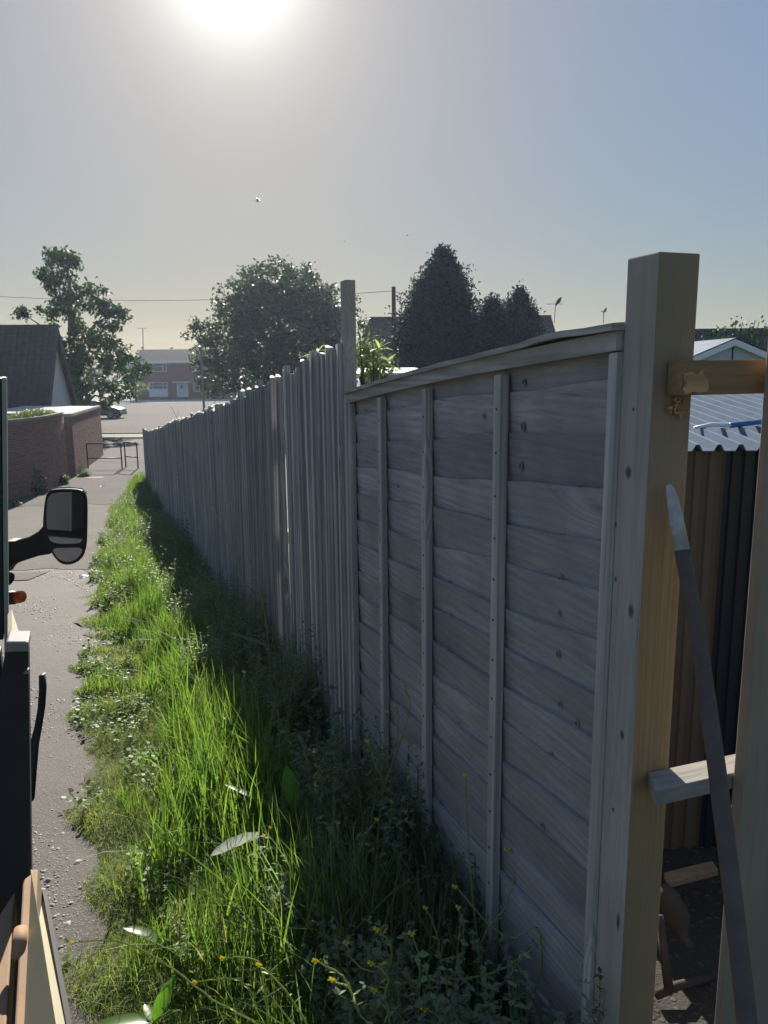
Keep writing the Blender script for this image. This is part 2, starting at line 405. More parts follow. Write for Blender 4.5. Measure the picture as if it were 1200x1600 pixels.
def mound(X, Y, T):
    return .075*np.sin(np.clip(T, 0, 1)*np.pi*.6) + .02*np.sin(X*9+Y*4) + .015*np.sin(Y*13) - .012
sheet('verge', lambda y: float(edge(y)), lambda y: float(fline(y))+.10, .2, 26.5, .1, 24, .0, m_verge, mound)
def vz(x, y):
    x = np.asarray(x, float); y = np.asarray(y, float)
    T = (x-edge(y))/(fline(y)+.10-edge(y)); return hv(x, y) + mound(x, y, T)

# ------------------------------------------------------------------ fence frame
U = Vector((-.3304, .9439, 0)); N = Vector((-.9439, -.3304, 0)); ANG = math.atan2(U.y, U.x)
O = Vector((.4496, 1.46, 0)); O.z = h(O.x, O.y)
def FW(u, n, z): return O + U*u + N*n + Vector((0, 0, z - .09*u))
SL = -.09
# --- panel
pan = thing('fence_panel', 'weathered grey lap fence panel with upright battens, between the two posts', 'fence panel', O)
PL = 1.735
exp_ = .107
for k in range(17):
    b = MB(); z0 = .02 + k*exp_; n = 26
    ph = [random.uniform(0, 6.3) for _ in range(3)]
    amp = random.uniform(.003, .008)
    def wavy(x): return amp*math.sin(x*3.1+ph[0]) + amp*.7*math.sin(x*7.3+ph[1]) + .001*math.sin(x*23+ph[2])
    rows = []
    for i in range(n+1):
        x = PL*i/n; w = wavy(x); warp = .003*math.sin(x*2.3+ph[2])
        zt = z0 + exp_ + .014 + w; zb = z0 - .012
        if k == 16: zt = z0 + .115
        rows.append([(x, -.0135+warp*.3, zb+SL*x), (x, -.021+warp*.3, zb+SL*x), (x, -.012+warp, zt+SL*x), (x, -.001+warp*.6, zt+SL*x)])
    for i in range(n+1): b.v += rows[i]
    for i in range(n):
        for j in range(4):
            j2 = (j+1) % 4; b.f.append((i*4+j, (i+1)*4+j, (i+1)*4+j2, i*4+j2)); b.m.append(0)
    b.f += [(0,1,2,3), tuple(n*4+j for j in (3,2,1,0))]; b.m += [0, 0]
    # each board sits a hair behind the one below: its foot tucks behind that board's top edge
    put('lap_board', b.mesh('lap_board', m_panel), pan, (0,0,0), ANG)
def fpart(name, u0, u1, n0, n1, z0, z1, mat, parent=pan, bevel=.002, shear=SL):
    b = MB(); b.box(0, u1-u0, n0, n1, z0, z1, shear=shear)
    o = put(name, b.mesh(name, mat), parent); o.location = U*u0 + Vector((0,0,SL*u0)); o.rotation_euler.z = ANG
    if bevel: md = o.modifiers.new('bevel','BEVEL'); md.width = bevel; md.segments = 2
    return o
for u in (.455, .925, 1.34):
    fpart('batten', u-.018, u+.018, .001, .024, .01, 1.79, m_batten)
fpart('side_frame', -.011, .016, -.002, .022, .01, 1.79, m_batten)
fpart('side_frame', PL-.038, PL-.002, -.002, .022, .01, 1.79, m_batten)
# top rail, slightly bowed capping board with a gap under its near end
b = MB(); n = 20
for i in range(n+1):
    x = -.008 + (PL+.008)*i/n
    for (yy, zz) in ((-.022, 1.793), (.024, 1.793), (.024, 1.829), (-.022, 1.829)): b.v.append((x, yy, zz+SL*x+.004*math.sin(x*2)+.007*math.sin(math.pi*min(max(x/PL,0),1))))
for i in range(n):
    for j in range(4): j2 = (j+1) % 4; b.f.append((i*4+j, i*4+j2, (i+1)*4+j2, (i+1)*4+j)); b.m.append(0)
b.f += [(3,2,1,0), tuple(n*4+j for j in range(4))]; b.m += [0,0]
o = put('top_rail', b.mesh('top_rail', m_rail), pan, (0,0,0), ANG)
b = MB()
for i in range(n+1):
    x = -.01 + (PL+.02)*i/n
    g = .002 + .009*math.exp(-((x-.20)/.10)**2) + .006*math.sin(math.pi*min(max(x/PL,0),1)) + random.uniform(-.0008,.0008)
    zc = 1.829 + g + .004*math.sin(x*2)
    for (yy, zz) in ((-.03, zc), (.036, zc-.002), (.036, zc+.011), (-.03, zc+.016)): b.v.append((x, yy, zz+SL*x))
for i in range(n):
    for j in range(4): j2 = (j+1) % 4; b.f.append((i*4+j, i*4+j2, (i+1)*4+j2, (i+1)*4+j)); b.m.append(0)
b.f += [(3,2,1,0), tuple(n*4+j for j in range(4))]; b.m += [0,0]
put('capping_strip', b.mesh('capping_strip', m_rail), pan, (0,0,0), ANG)
b = MB()
for u in (.455, .925, 1.34):
    for z in np.arange(.1, 1.75, .107):
        b.box(u-.003, u+.003, .023, .0255, z+SL*u, z+.005+SL*u)
o = put('nail_heads', b.mesh('nail_heads', m_dkmetal), pan, (0,0,0), ANG); o['kind'] = 'stuff'

m_knot = NT('dark_knot'); kt = m_knot
kr = kt.n('VectorMath', operation='LENGTH'); kt.set(kr.inputs[0], kt.n('TexCoord').outputs['Object'])
kf = kt.ramp(kt.math('ADD', kt.math('MULTIPLY', kr.outputs['Value'], 1.0), kt.math('MULTIPLY', kt.noise(None, 9, 3), .25)), [(.25,(.06,.05,.045)),(.6,(.13,.115,.10)),(.85,(.20,.18,.165)),(1.1,(.30,.28,.26))])
kt.pbsdf(kf, .8, None, .2); m_knot = m_knot.mat
kb = MB(); kb.v = [(0,.18,0)]+[(math.cos(a*math.pi/7)*(1+.08*math.sin(a*2.3)), 0, math.sin(a*math.pi/7)*(1+.1*math.cos(a*1.7))) for a in range(14)]
kb.f = [(0,1+(i+1)%14,1+i) for i in range(14)]; kb.m = [0]*14; kb.smooth = True; knot_me = kb.mesh('knot', m_knot)
def knots(parent, lst, n0):
    for (px, py, r, asp) in lst:
        d = ray(px, py); P0_ = FW(0, n0, 0); tt = (P0_-CAM).dot(N)/d.dot(N); p = CAM + d*tt
        o = put('knot', knot_me, parent); o.location = p - wloc(parent); o.rotation_euler.z = ANG; o.scale = (r, .0035, r*asp)
knots(pan, [(818,597,.008,1.1),(816,666,.010,1.2),(813,728,.010,1.2),(876,838,.008,1.1),(875,905,.009,1.2),(873,958,.006,1.3),(871,1022,.009,1.2),(874,1100,.008,1.2),(690,860,.007,1.4),(701,910,.007,1.4),(703,962,.008,1.3),(699,1010,.006,1.6),(756,650,.007,1.2),(662,618,.006,1.5),(696,700,.006,1.2),(860,1180,.008,1.2),(846,1290,.008,1.1),(716,1130,.006,1.2),(640,690,.005,1.2),(622,760,.006,1.3),(640,980,.007,1.2),(570,640,.006,1.3),(572,720,.006,1.2),(905,760,.006,1.1),(900,1130,.009,.9)], -.004)
# --- near post
post = thing('timber_post', 'thick square timber gate post, weathered grey with an ochre inner side', 'post', FW(-.0565, -.032, 0))
b = MB(); x0, x1, y0, y1 = -.0435, .0435, -.0435, .0435
b.box(x0, x1, y0, y1, -.3, 1.951, fm=[0, 2, 0, 0, 0, 1])   # faces: bottom, top, -y, +x, +y, -x(near)
o = put('post', b.mesh('post', [m_post, m_post_in, m_post_end]), post, (0,0,0), ANG)
md = o.modifiers.new('bevel','BEVEL'); md.width = .003; md.segments = 2

knots(post, [(982,738,.011,1.3),(986,955,.010,1.7),(962,820,.005,1.4),(972,1148,.008,1.6),(966,1440,.007,3.5),(962,905,.0045,1.5),(990,640,.004,1.3),(958,1265,.005,1.3)], .0115)
# --- thin far post of the panel
ps = thing('thin_timber_post', 'narrow timber post standing taller than the fence, beyond the panel', 'post', FW(1.79, 0, 0))
b = MB(); b.box(-.032, .032, -.03, .014, -.1, 2.275)
o = put('post', b.mesh('post', m_post), ps, (0,0,0), ANG)
md = o.modifiers.new('bevel','BEVEL'); md.width = .003; md.segments = 2
b = MB(); b.box(.0, .03, .016, .028, -.05, 1.80); b.v = [(v[0]-.065, v[1], v[2]) for v in b.v]
put('edge_strip', b.mesh('edge_strip', m_batten), ps, (0,0,0), ANG)

# --- long picket fence
pk0 = FW(1.812, 0, 0)
pf = thing('picket_fence', 'long weathered close-board fence running downhill beside the path', 'fence', pk0)
vars_ = []
for k in range(7):
    b = MB(); wd = .124 + random.uniform(-.004, .004); n = 9; tw = random.uniform(-.004, .004)
    ztop = [random.uniform(-.012, .012), random.uniform(-.012, .012)]
    nk = random.uniform(.016, .030)
    for i in range(n+1):
        z = i/n; bow = .004*math.sin(z*3.0+k)
        za = z*2.0 + (ztop[0] if i == n else 0); zb_ = z*2.0 + (ztop[1] if i == n else 0)
        b.v += [(0, .001+bow, za), (wd, -.007+bow+tw*z, zb_), (wd, .0075+bow+tw*z, zb_), (0, .006+nk+bow, za)]
    for i in range(n):
        for j in range(4): j2 = (j+1) % 4; b.f.append((i*4+j, i*4+j2, (i+1)*4+j2, (i+1)*4+j)); b.m.append(0)
    b.f += [(3,2,1,0), tuple(n*4+j for j in range(4))]; b.m += [0,0]
    vars_.append(b.mesh('fence_board', m_picket))
u = 0.0; cnt = 0; ULEN = (24.6-3.2)/.9439
hpts_u = [0, 1.3, 4, 9.5, 15, 19, 23]; hpts = [2.05, 2.03, 1.985, 2.03, 2.02, 1.93, 1.86]
while u < ULEN and cnt < 262:
    gap = 1.0
    o = put('fence_board', random.choice(vars_), pf)
    H = np.interp(u, hpts_u, hpts) + random.uniform(-.035, .018)
    lean = random.gauss(0, .0018)
    if cnt in (13, 14): H -= .06 if cnt == 13 else -.015; lean = .018 if cnt == 14 else -.012
    if u > ULEN-.8: lean = -.05 + .02*(ULEN-u)
    o.location = U*u + N*random.uniform(-.001, .001) + Vector((0, 0, h(*(pk0+U*u).xy) - pk0.z - .02))
    o.rotation_euler = Matrix.Rotation(ANG, 3, 'Z').to_euler()
    o.rotation_euler = (Matrix.Rotation(ANG, 3, 'Z') @ Matrix.Rotation(-lean, 3, 'Y') @ Matrix.Rotation(random.gauss(0, .018), 3, 'Z')).to_euler()
    o.scale = (1, 1, (H+.02)/2.0)
    step = .0950 + random.uniform(-.018, .007)
    if cnt in (13, 14): step += .034
    elif cnt in (5, 31, 58): step += .028
    elif random.random() < .03: step += .010
    if u > 6: step *= 1.02
    u += step; cnt += 1
for zr in (.35, 1.05, 1.7):
    for k in range(8):
        ua, ub = k*ULEN/8, (k+1)*ULEN/8-.01
        pa, pb = pk0+U*ua, pk0+U*ub; b = MB()
        A = pa - N*.055; B = pb - N*.055
        za, zb_ = h(pa.x, pa.y)+zr, h(pb.x, pb.y)+zr
        dn = -N*.0
        p = [Vector((q.x, q.y, z)) + N*dnn + Vector((0,0,dz)) for dz in (0, .07) for q, z, dnn in ((A, za, 0), (B, zb_, 0), (B, zb_, .04), (A, za, .04))]
        b.hexa(p); wpart('rail', b, m_rail, pf)
for k in range(1, 9):
    q = pk0 + U*(k*ULEN/8) - N*.09; b = MB(); g = h(q.x, q.y)
    b.box(q.x-.045, q.x+.045, q.y-.045, q.y+.045, g-.1, g+1.78); wpart('fence_post', b, m_post, pf)

# second, lower garden fence seen over the far end
q0 = Vector((-6.9, 25.9, -1.93)); sf = thing('garden_fence', 'low broken-topped wooden garden fence behind the far end of the long fence', 'fence', q0)
for k in range(24):
    b = MB(); x = -8.0 + k*.10; hh = 1.62 + .11*random.random()+.07*(k % 2); y = 27.1-.04*k
    b.box(x, x+random.uniform(.05,.085), y, y+.02, -1.95, -1.95+hh); wpart('picket', b, m_picket, sf)
b = MB(); b.box(-8.0, -5.6, 27.14, 27.2, -.9, -.8); wpart('rail', b, m_rail, sf)
bs = thing('brick_pillar', 'small red brick pillar beyond the far end of the long fence', 'pillar', (-7.6,25.5,-1.95))
for k in range(22):
    for j in range(2):
        b = MB(); o_ = .11 if k % 2 else 0
        b.box(-7.78+j*.22, -7.57+j*.22, 25.55, 25.77, -1.95+k*.077, -1.95+k*.077+.068); wpart('brick', b, m_bricks, bs)

# ------------------------------------------------------------------ side fence right of the post
V2 = Vector((.9439, .3304, 0))                 # across, away to the right
pc = FW(-.10, .0115, 0)                          # near-left bottom corner of the post
def SW(a, d, z): q = pc + V2*a - U*d; return Vector((q.x, q.y, z))
sfn = thing('side_fence', 'unfinished wooden side fence of two rails and an upright board, right of the thick post', 'fence', pc)
ANG2 = math.atan2(V2.y, V2.x)
def srail(name, a0, a1, d0, d1, z0, z1, mat, cut=0.0, parent=sfn):
    b = MB(); p = [(a0+cut,-d0,z0),(a0,-d1,z0),(a1,-d1,z0),(a1,-d0,z0),(a0+cut,-d0,z1),(a0,-d1,z1),(a1,-d1,z1),(a1,-d0,z1)]
    p = [p[i] for i in (1,2,3,0,5,6,7,4)]
    b.hexa(p); o = put(name, b.mesh(name, mat), parent); o.location = (pc.x-wloc(parent).x, pc.y-wloc(parent).y, -wloc(parent).z)
    o.rotation_euler.z = ANG2
    md = o.modifiers.new('bevel','BEVEL'); md.width = .0015; md.segments = 2
    return o
zr1 = at(1070, 563, 1.36).z; zr1b = at(1070, 617, 1.36).z
zr2 = at(1060, 1224, 1.33).z; zr2b = at(1060, 1249, 1.33).z
r1 = srail('rail', .028, .62, .003, .042, zr1b, zr1, m_rail2)
srail('rail', .006, .62, .003, .062, zr2b, zr2, m_rail3, cut=.03)
bx = srail('upright_board', .184, .345, .066, .092, h(.7,1.3)-.02, 1.87, m_brownb)
srail('upright_board', .355, .51, .066, .092, h(.8,1.3)-.02, 1.84, m_brownb)
# splintered end on the upper rail
b = MB(); prof = [(0,.0),(.014,.002),(.026,-.003),(.034,.004),(.047,-.012),(.05,-.024),(.047,-.032),(.03,-.034),(.018,-.031),(.003,-.036),(-.001,-.026),(.004,-.018),(.0,-.012)]
poly = [Vector((.030+x, -.0425, zr1-.022+z)) for x, z in prof]
b.prism(poly, (0, -.006, 0))
o = put('splintered_patch', b.mesh('splintered_patch', m_fresh), sfn); o.location = (0,0,-pc.z); o.rotation_euler.z = ANG2
# bitten, dark hollow splinters below
b = MB()
for k in range(9):
    x = .026 + random.random()*.035; z = zr1b - .003 - random.random()*.03
    b.prism([Vector((x, -.004, z)), Vector((x+.012*random.random()+.004, -.004, z+.003)), Vector((x+.006, -.004, z-.012*random.random()-.003))], (0,-.007*random.random()-.002,0))
o = put('splinter', b.mesh('splinter', m_fresh), sfn); o.location = (0,0,-pc.z); o.rotation_euler.z = ANG2; o['kind'] = 'stuff'

# leaning bar
bar = thing('metal_bar', 'long dark metal bar with a flattened pale tip leaning against the thick post', 'bar', (.62,.86,h(.62,.86)))
sect = [(1044,757,1.345,9,2.5),(1047,764,1.345,16,4),(1052,785,1.34,23,6),(1057,812,1.335,27,8),(1066,860,1.32,27,12),(1077,920,1.29,27,13),(1092,1000,1.25,28,14),(1120,1200,1.13,32,16),(1145,1400,1.0,34,17),(1170,1620,.86,38,19)]
cs = [at(*q[:3]) for q in sect]; cs.append(cs[-1]+(cs[-1]-cs[-2]).normalized()*.3); sect.append((0,0,.8,38,19))
def barloft(i0, i1, mat, name):
    b = MB(); b.smooth = True; n = 12
    for i in range(i0, i1+1):
        t_ = (cs[min(i+1,len(cs)-1)]-cs[max(i-1,0)]).normalized(); w = (V2 - t_*V2.dot(t_)).normalized(); dd = t_.cross(w)
        k_ = sect[i][2]/FPX*.5
        for a in range(n):
            an = 2*math.pi*a/n; b.v.append(tuple(cs[i] + w*math.cos(an)*sect[i][3]*k_ + dd*math.sin(an)*sect[i][4]*k_*1.6))
    m = i1-i0+1
    for i in range(m-1):
        for a in range(n): a2=(a+1)%n; b.f.append((i*n+a,i*n+a2,(i+1)*n+a2,(i+1)*n+a)); b.m.append(0)
    b.f += [tuple(reversed(range(n))), tuple((m-1)*n+a for a in range(n))]; b.m += [0,0]
    return wpart(name, b, mat, bar)
barloft(4, len(cs)-1, plain('rusty_dark_steel',(.10,.07,.055),.7,.3,.0,var=.45,scale=25,bump=.3), 'shaft')
barloft(0, 4, plain('pale_worn_metal',(.38,.36,.35),.7,.3,.0,var=.5,scale=40,bump=.5), 'flattened_tip')

# ------------------------------------------------------------------ garden store behind
k1 = ray(1135, 705); XB = k1.x/k1.y*2.72
zt = at(1125, 704, 2.72).z; zgr = h(1.2, 2.7)
st = thing('metal_store', 'low garden store of ribbed brown and black sheet metal with a pale corrugated roof', 'shed', (1.2, 2.8, zgr))
def ribbed(x0, x1, y, z0, z1, per, depth):
    b = MB(); xs = []; x = x0
    prof = [(0,0),(.35,0),(.45,1),(.9,1),(1.0,0)]
    k = 0
    pts = []
    while x < x1:
        for f, d in prof[:-1]:
            if x+f*per <= x1: pts.append((x+f*per, y-d*depth))
        x += per
    for p in pts: b.v += [(p[0], p[1], z0), (p[0], p[1], z1)]
    for i in range(len(pts)-1): b.f.append((2*i, 2*i+2, 2*i+3, 2*i+1)); b.m.append(0)
    return b
m_brsheet = plain('brown_sheet_metal', (.115,.085,.062), .6, .3, .1, var=.25, scale=6)
m_bksheet = plain('black_sheet_metal', (.018,.022,.03), .45, .5, .2, var=.3, scale=6)
m_corr = plain('pale_corrugated_sheet', (.22,.25,.29), .35, .3, .3, var=.25, scale=5)
o = wpart('brown_wall_sheet', ribbed(.72, XB, 2.72, zgr-.1, zt, .052, .010), m_brsheet, st)
o = wpart('black_wall_sheet', ribbed(XB, 1.95, 2.72, zgr-.1, zt, .045, .010), m_bksheet, st)
for o in st.children:
    md = o.modifiers.new('solid','SOLIDIFY'); md.thickness = .002
b = MB(); b.box(.74, 1.93, 2.735, 4.5, zgr-.1, zt-.02); wpart('inner_wall', b, m_bksheet, st)
# corrugated roof: profile across x, runs along y
zf = at(1125, 604, 4.5).z; b = MB(); per = .076; n = int((2.1-.70)/per*6)
for i in range(n+1):
    x = .70 + i*per/6; ph = (i % 6)/6; dz = (0, .022, .022, 0, 0, 0)[i % 6]
    b.v += [(x, 2.68, zt+dz+.004), (x, 4.55, zf+dz)]
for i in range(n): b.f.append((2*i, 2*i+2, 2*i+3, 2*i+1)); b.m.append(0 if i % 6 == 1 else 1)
t = NT('sky_tinted_trough'); t.pbsdf(t.mix(t.noise(t.n('TexCoord').outputs['Object'], 7, 5), (.10,.13,.18), (.20,.235,.28)), .9, None, 0.0); m_trough = t.mat  # trough colour carries the dark blue of reflected sky; ridge tops stay sun-bright
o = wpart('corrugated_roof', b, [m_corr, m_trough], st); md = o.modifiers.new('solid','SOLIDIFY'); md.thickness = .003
# blue-handled tool lying on the roof
b = MB(); rz_ = lambda Y: zt + (zf-zt)*(Y-2.72)/1.8 + .032
pA = Vector((1.22, 3.02, rz_(3.02))); pB = Vector((1.36, 3.02, rz_(3.02)+.004)); pC = Vector((1.56, 3.08, rz_(3.08)+.012))
tl = thing('garden_tool', 'blue-handled garden tool lying on the pale corrugated roof', 'tool', pB)
b.smooth = True; b.tube([pB, pB.lerp(pC,.5), pC], [.011,.010,.012], 8); wpart('handle', b, plain('blue_plastic',(.03,.14,.34),.35,.5,var=.15), tl)
b = MB(); b.smooth = True; b.tube([pA-Vector((0,0,.004)), pA.lerp(pB,.5)+Vector((0,0,.006)), pB+Vector((.004,0,0))], [.006,.009,.008], 8); wpart('shaft', b, m_white, tl)
sheet('garden_soil', lambda y: .62-.35*(y-1.6) if y < 1.9 else .55, lambda y: 2.6, 1.2, 2.7, .15, 12, .006, ground_mat('dark_garden_soil',(.035,.028,.022),(.06,.05,.04),(.10,.09,.08),50,bump=.8))
# timber offcuts and log in the shadow below
b = MB(); A = at(1046, 1388, 2.2); Bq = at(1122, 1368, 2.35); v_ = Vector((0,0,.022)); w_ = Vector((0,.05,0))
b.hexa([A, Bq, Bq+w_, A+w_, A+v_, Bq+v_, Bq+w_+v_, A+w_+v_]); single('timber_offcut', b, m_rail2, 'short timber offcut lying level in the shadow behind the thick post', 'timber', bevel=.002)
b = MB(); b.smooth = True; A = at(1036, 1385, 2.1); B2 = at(1078, 1480, 2.0)
b.tube([A.lerp(B2,k/9)+Vector((random.gauss(0,.004),0,random.gauss(0,.004))) for k in range(10)], [.026+.014*math.sin(k*.5)+random.uniform(-.004,.004) for k in range(10)], 9); single('split_log', b, m_bark, 'rough split log propped in the dark gap behind the post', 'log')
b = MB(); b.smooth = True; b.tube([at(1030,1430,1.98), at(1045,1545,1.9)], [.012,.014], 7); b.tube([at(1025,1555,1.9), at(1060,1540,1.92), at(1110,1528,1.98)], [.014,.013,.011], 7)
single('fallen_branch', b, m_bark, 'bent bare branch lying below the split log behind the post', 'branch')

# white gabled shed behind
ws = thing('white_shed', 'white gabled garden building behind the corrugated roof', 'shed', (3.2,7.0,h(3.2,7)))
ap = at(1146, 530, 7.0); le = at(1072, 561, 7.0); re = at(1216, 556, 7.0); gz = h(3.2,7)
rgt = 2*ap.x-le.x; ez = le.z
m_panelw = plain('pale_grey_panel', (.42,.46,.52), .5, .4, var=.1, scale=2)
b = MB(); b.v = [(le.x+.04,7.0,gz),(ap.x-.004,7.0,gz),(ap.x-.004,7.0,ap.z-.03),(le.x+.04,7.0,ez)]; b.f=[(0,1,2,3)]; b.m=[0]; wpart('gable_panel', b, m_panelw, ws)
b = MB(); b.v = [(ap.x+.004,7.0,gz),(rgt-.04,7.0,gz),(rgt-.04,7.0,ez),(ap.x+.004,7.0,ap.z-.03)]; b.f=[(0,1,2,3)]; b.m=[0]; wpart('gable_panel', b, m_panelw, ws)
b = MB(); b.box(ap.x-.0035, ap.x+.0035, 6.99, 7.01, gz, ap.z-.04); wpart('joint', b, m_dkmetal, ws)
for sx in (-1, 1):
    e = Vector((ap.x+sx*(ap.x-le.x+.08), 6.95, ez-.035)); a2 = Vector((ap.x, 6.95, ap.z))
    b = MB(); d = Vector((0,0,-.055)); yv = Vector((0,.04,0)); ps_ = [e+d, a2+d, a2+d+yv, e+d+yv, e, a2, a2+yv, e+yv]
    if sx > 0: ps_ = [a2+d, e+d, e+d+yv, a2+d+yv, a2, e, e+yv, a2+yv]
    b.hexa(ps_); wpart('barge_board', b, m_white, ws)
    b = MB(); b.v = [tuple(e+Vector((0,.0,.012))), tuple(a2+Vector((0,0,.012))), tuple(a2+Vector((0,2.4,.012))), tuple(e+Vector((0,2.4,.012)))]; b.f=[(0,1,2,3)]; b.m=[0]
    wpart('roof', b, m_corr, ws)
b = MB(); b.box(le.x+.05, rgt-.05, 7.03, 9.3, gz, ez-.05); wpart('side_walls', b, m_panelw, ws)

# ------------------------------------------------------------------ buildings
def rect(mbx, x0, x1, z0, z1, y, t=.05): mbx.box(x0, x1, y-t, y, z0, z1)
def tile_roof(name, eaveL, eaveR, ridgeR, ridgeL, rows, cols, mat, parent, th=.03):
    """rows of real overlapping tiles on a roof plane, joined"""
    b = MB(); nrm = (eaveR-eaveL).cross(ridgeL-eaveL).normalized()
    b.v = [tuple(p-nrm*.02) for p in (eaveL, eaveR, ridgeR, ridgeL)]; b.f = [(0,1,2,3)]; b.m = [0]
    for r in range(rows):
        f0, f1 = r/rows, (r+1.12)/rows
        if r == rows-1: f1 = 1.0
        for c in range(cols):
            a0, a1 = c/cols+.0012, (c+1)/cols-.0012
            P = lambda f, a: (eaveL.lerp(ridgeL, f)).lerp(eaveR.lerp(ridgeR, f), a)
            j = random.uniform(0, .006)
            p = [P(f0,a0), P(f0,a1), P(f1,a1), P(f1,a0)]
            up = [p[0]+nrm*(th+j), p[1]+nrm*(th+j), p[2]+nrm*.004, p[3]+nrm*.004]
            b.hexa([q-nrm*.015 for q in p] + up)
    return wpart(name, b, mat, parent, kind='stuff')

# left bungalow
eR = Vector((-15.5, 35.75, -.19)); rg = Vector((-15.5, 37.65, 3.99))
eL = eR + Vector((-10,-.35,0)); rL = rg + Vector((-10,-.35,0)); bk = Vector((rg.x, 2*rg.y-eR.y, eR.z)); bkL = bk+Vector((-10,-.35,0))
hb = thing('bungalow', 'brown-roofed bungalow with a pale gable, behind the curved brick wall', 'house', (-17,38,-1.95))
tile_roof('front_roof', eL, eR, rg, rL, 20, 34, m_tiles, hb)
tile_roof('rear_roof', bk, bkL, rL, rg, 20, 30, m_tiles, hb)
b = MB(); gx_ = rg.x-.30
b.v = [(gx_,eR.y+.1,eR.z+.1),(gx_,bk.y-.1,eR.z+.1),(gx_,rg.y,rg.z-.12)]; b.f=[(0,1,2)]; b.m=[0]; wpart('gable', b, m_renderwall, hb)
b = MB(); b.hexa([Vector(v) for v in ((eL.x,eR.y+.3,-1.95),(gx_+.01,eR.y+.3,-1.95),(gx_+.01,bk.y-.3,-1.95),(eL.x,bk.y-.3,-1.95),(eL.x,eR.y+.3,eR.z+.25),(gx_+.01,eR.y+.3,eR.z+.25),(gx_+.01,bk.y-.3,eR.z+.25),(eL.x,bk.y-.3,eR.z+.25))]); wpart('wall', b, m_bricks, hb)
for a_, c_ in ((eR, rg), (bk, rg)):
    b = MB(); d = Vector((0,0,-.55)); xv = Vector((-.05,0,0)); a1, c1 = a_+Vector((.03,0,.02)), c_+Vector((.03,0,.04))
    p = [a1+d, c1+d, c1+d+xv, a1+d+xv, a1, c1, c1+xv, a1+xv]
    b.hexa(p); wpart('barge_board', b, plain('dark_barge_board',(.10,.085,.08),.7,.3), hb)
b = MB(); b.tube([eL+Vector((0,-.06,0)), eR+Vector((0,-.06,0))], .055, 8); wpart('gutter', b, m_black, hb)

# garage beside
gz_ = .25
gA, gB, gC, gD = Vector((-10.95,27.1,gz_)), Vector((-12.5,34.2,gz_)), Vector((-16.3,35.3,gz_)), Vector((-14.8,28.3,gz_))
ga = thing('garage', 'flat-roofed brick garage at the corner beside the curved wall', 'garage', (gA.x, gA.y, -1.95))
b = MB(); G = [gA, gB, gC, gD]
b.hexa([Vector((q.x,q.y,-1.95)) for q in G] + [Vector((q.x,q.y,gz_-.06)) for q in G]); wpart('wall', b, m_mortar, ga)
b = MB(); cen = (gA+gB+gC+gD)/4
b.hexa([cen+(q-cen)*1.02-Vector((0,0,.055)) for q in G] + [cen+(q-cen)*1.02 for q in G]); wpart('roof', b, m_felt, ga)
b = MB()
for a_, c_ in ((gA,gB),(gD,gA)):
    d = (c_-a_).normalized(); nn = Vector((d.y,-d.x,0))
    p0_ = a_+nn*.03; p1_ = c_+nn*.03; iv = -nn*.14
    b.hexa([p0_-Vector((0,0,.09)),p1_-Vector((0,0,.09)),p1_+iv-Vector((0,0,.09)),p0_+iv-Vector((0,0,.09)),p0_+Vector((0,0,.035)),p1_+Vector((0,0,.035)),p1_+iv+Vector((0,0,.035)),p0_+iv+Vector((0,0,.035))])
wpart('roof_edge_trim', b, m_coping, ga)
def brickwall(name, pathf, length, z0, courses, parent, mat=m_bricks, bl=.225, ch=.075, proud=.006):
    """real bricks with recessed joints laid along a path: pathf(s) -> (point, outward normal)"""
    b = MB()
    for c in range(courses):
        s = -(c % 2)*bl/2
        while s < length:
            a0, a1 = max(0, s), min(length, s+bl-.010); s += bl
            if a1-a0 < .03: continue
            (p, n1), (q, n2) = pathf(a0), pathf(a1); pr = proud + random.uniform(-.002,.002)
            z = z0+c*ch; u0 = Vector((0,0,z)); u1 = Vector((0,0,z+ch-.010))
            base = [p+n1*pr, q+n2*pr, q-n2*.05, p-n1*.05]
            b.hexa([v+u0 for v in base]+[v+u1 for v in base])
    return wpart(name, b, mat, parent, kind='stuff')
def straight(a, c):
    a = Vector((a.x,a.y,0)); c = Vector((c.x,c.y,0)); d = (c-a).normalized(); nn = Vector((d.y,-d.x,0))
    return (lambda s: (a+d*s, nn)), (c-a).length
pf_, L_ = straight(gA, gB); brickwall('brickwork', pf_, L_, -1.95, 28, ga)
pf_, L_ = straight(gD, gA); brickwall('brickwork', pf_, L_, -1.95, 28, ga)
b = MB(); q = gA.lerp(gD,.12); b.tube([Vector((q.x,q.y-.12,-1.95)), Vector((q.x,q.y-.12,gz_-.1))], .04, 8); wpart('drainpipe', b, m_black, ga)

# curved wall
cp = [gnd(px,py) for px,py in ((-150,812),(-70,800),(5,784),(50,774),(82,764),(103,752))]
cp = [Vector((p.x,p.y,0)) for p in cp] + [Vector((gA.x-.05, gA.y-.5, 0))]
cp = [cp[0]+Vector((-3,-.8,0))] + cp
cum = [0]
for i in range(1, len(cp)): cum.append(cum[-1]+(cp[i]-cp[i-1]).length)
def curve(s):
    def pt(s):
        s = min(max(s, 0), cum[-1]); i = max(j for j in range(len(cum)-1) if cum[j] <= s)
        t = (s-cum[i])/(cum[i+1]-cum[i]); P = [cp[max(i-1,0)], cp[i], cp[i+1], cp[min(i+2,len(cp)-1)]]
        return .5*((2*P[1])+(P[2]-P[0])*t+(2*P[0]-5*P[1]+4*P[2]-P[3])*t*t+(3*P[1]-P[0]-3*P[2]+P[3])*t**3)
    p = pt(s); d = (pt(s+.02)-pt(s-.02)).normalized(); return p, Vector((d.y,-d.x,0))
cw = thing('curved_wall', 'tall curved red brick garden wall topped with pale coping', 'wall', (cp[3].x,cp[3].y,-1.95))
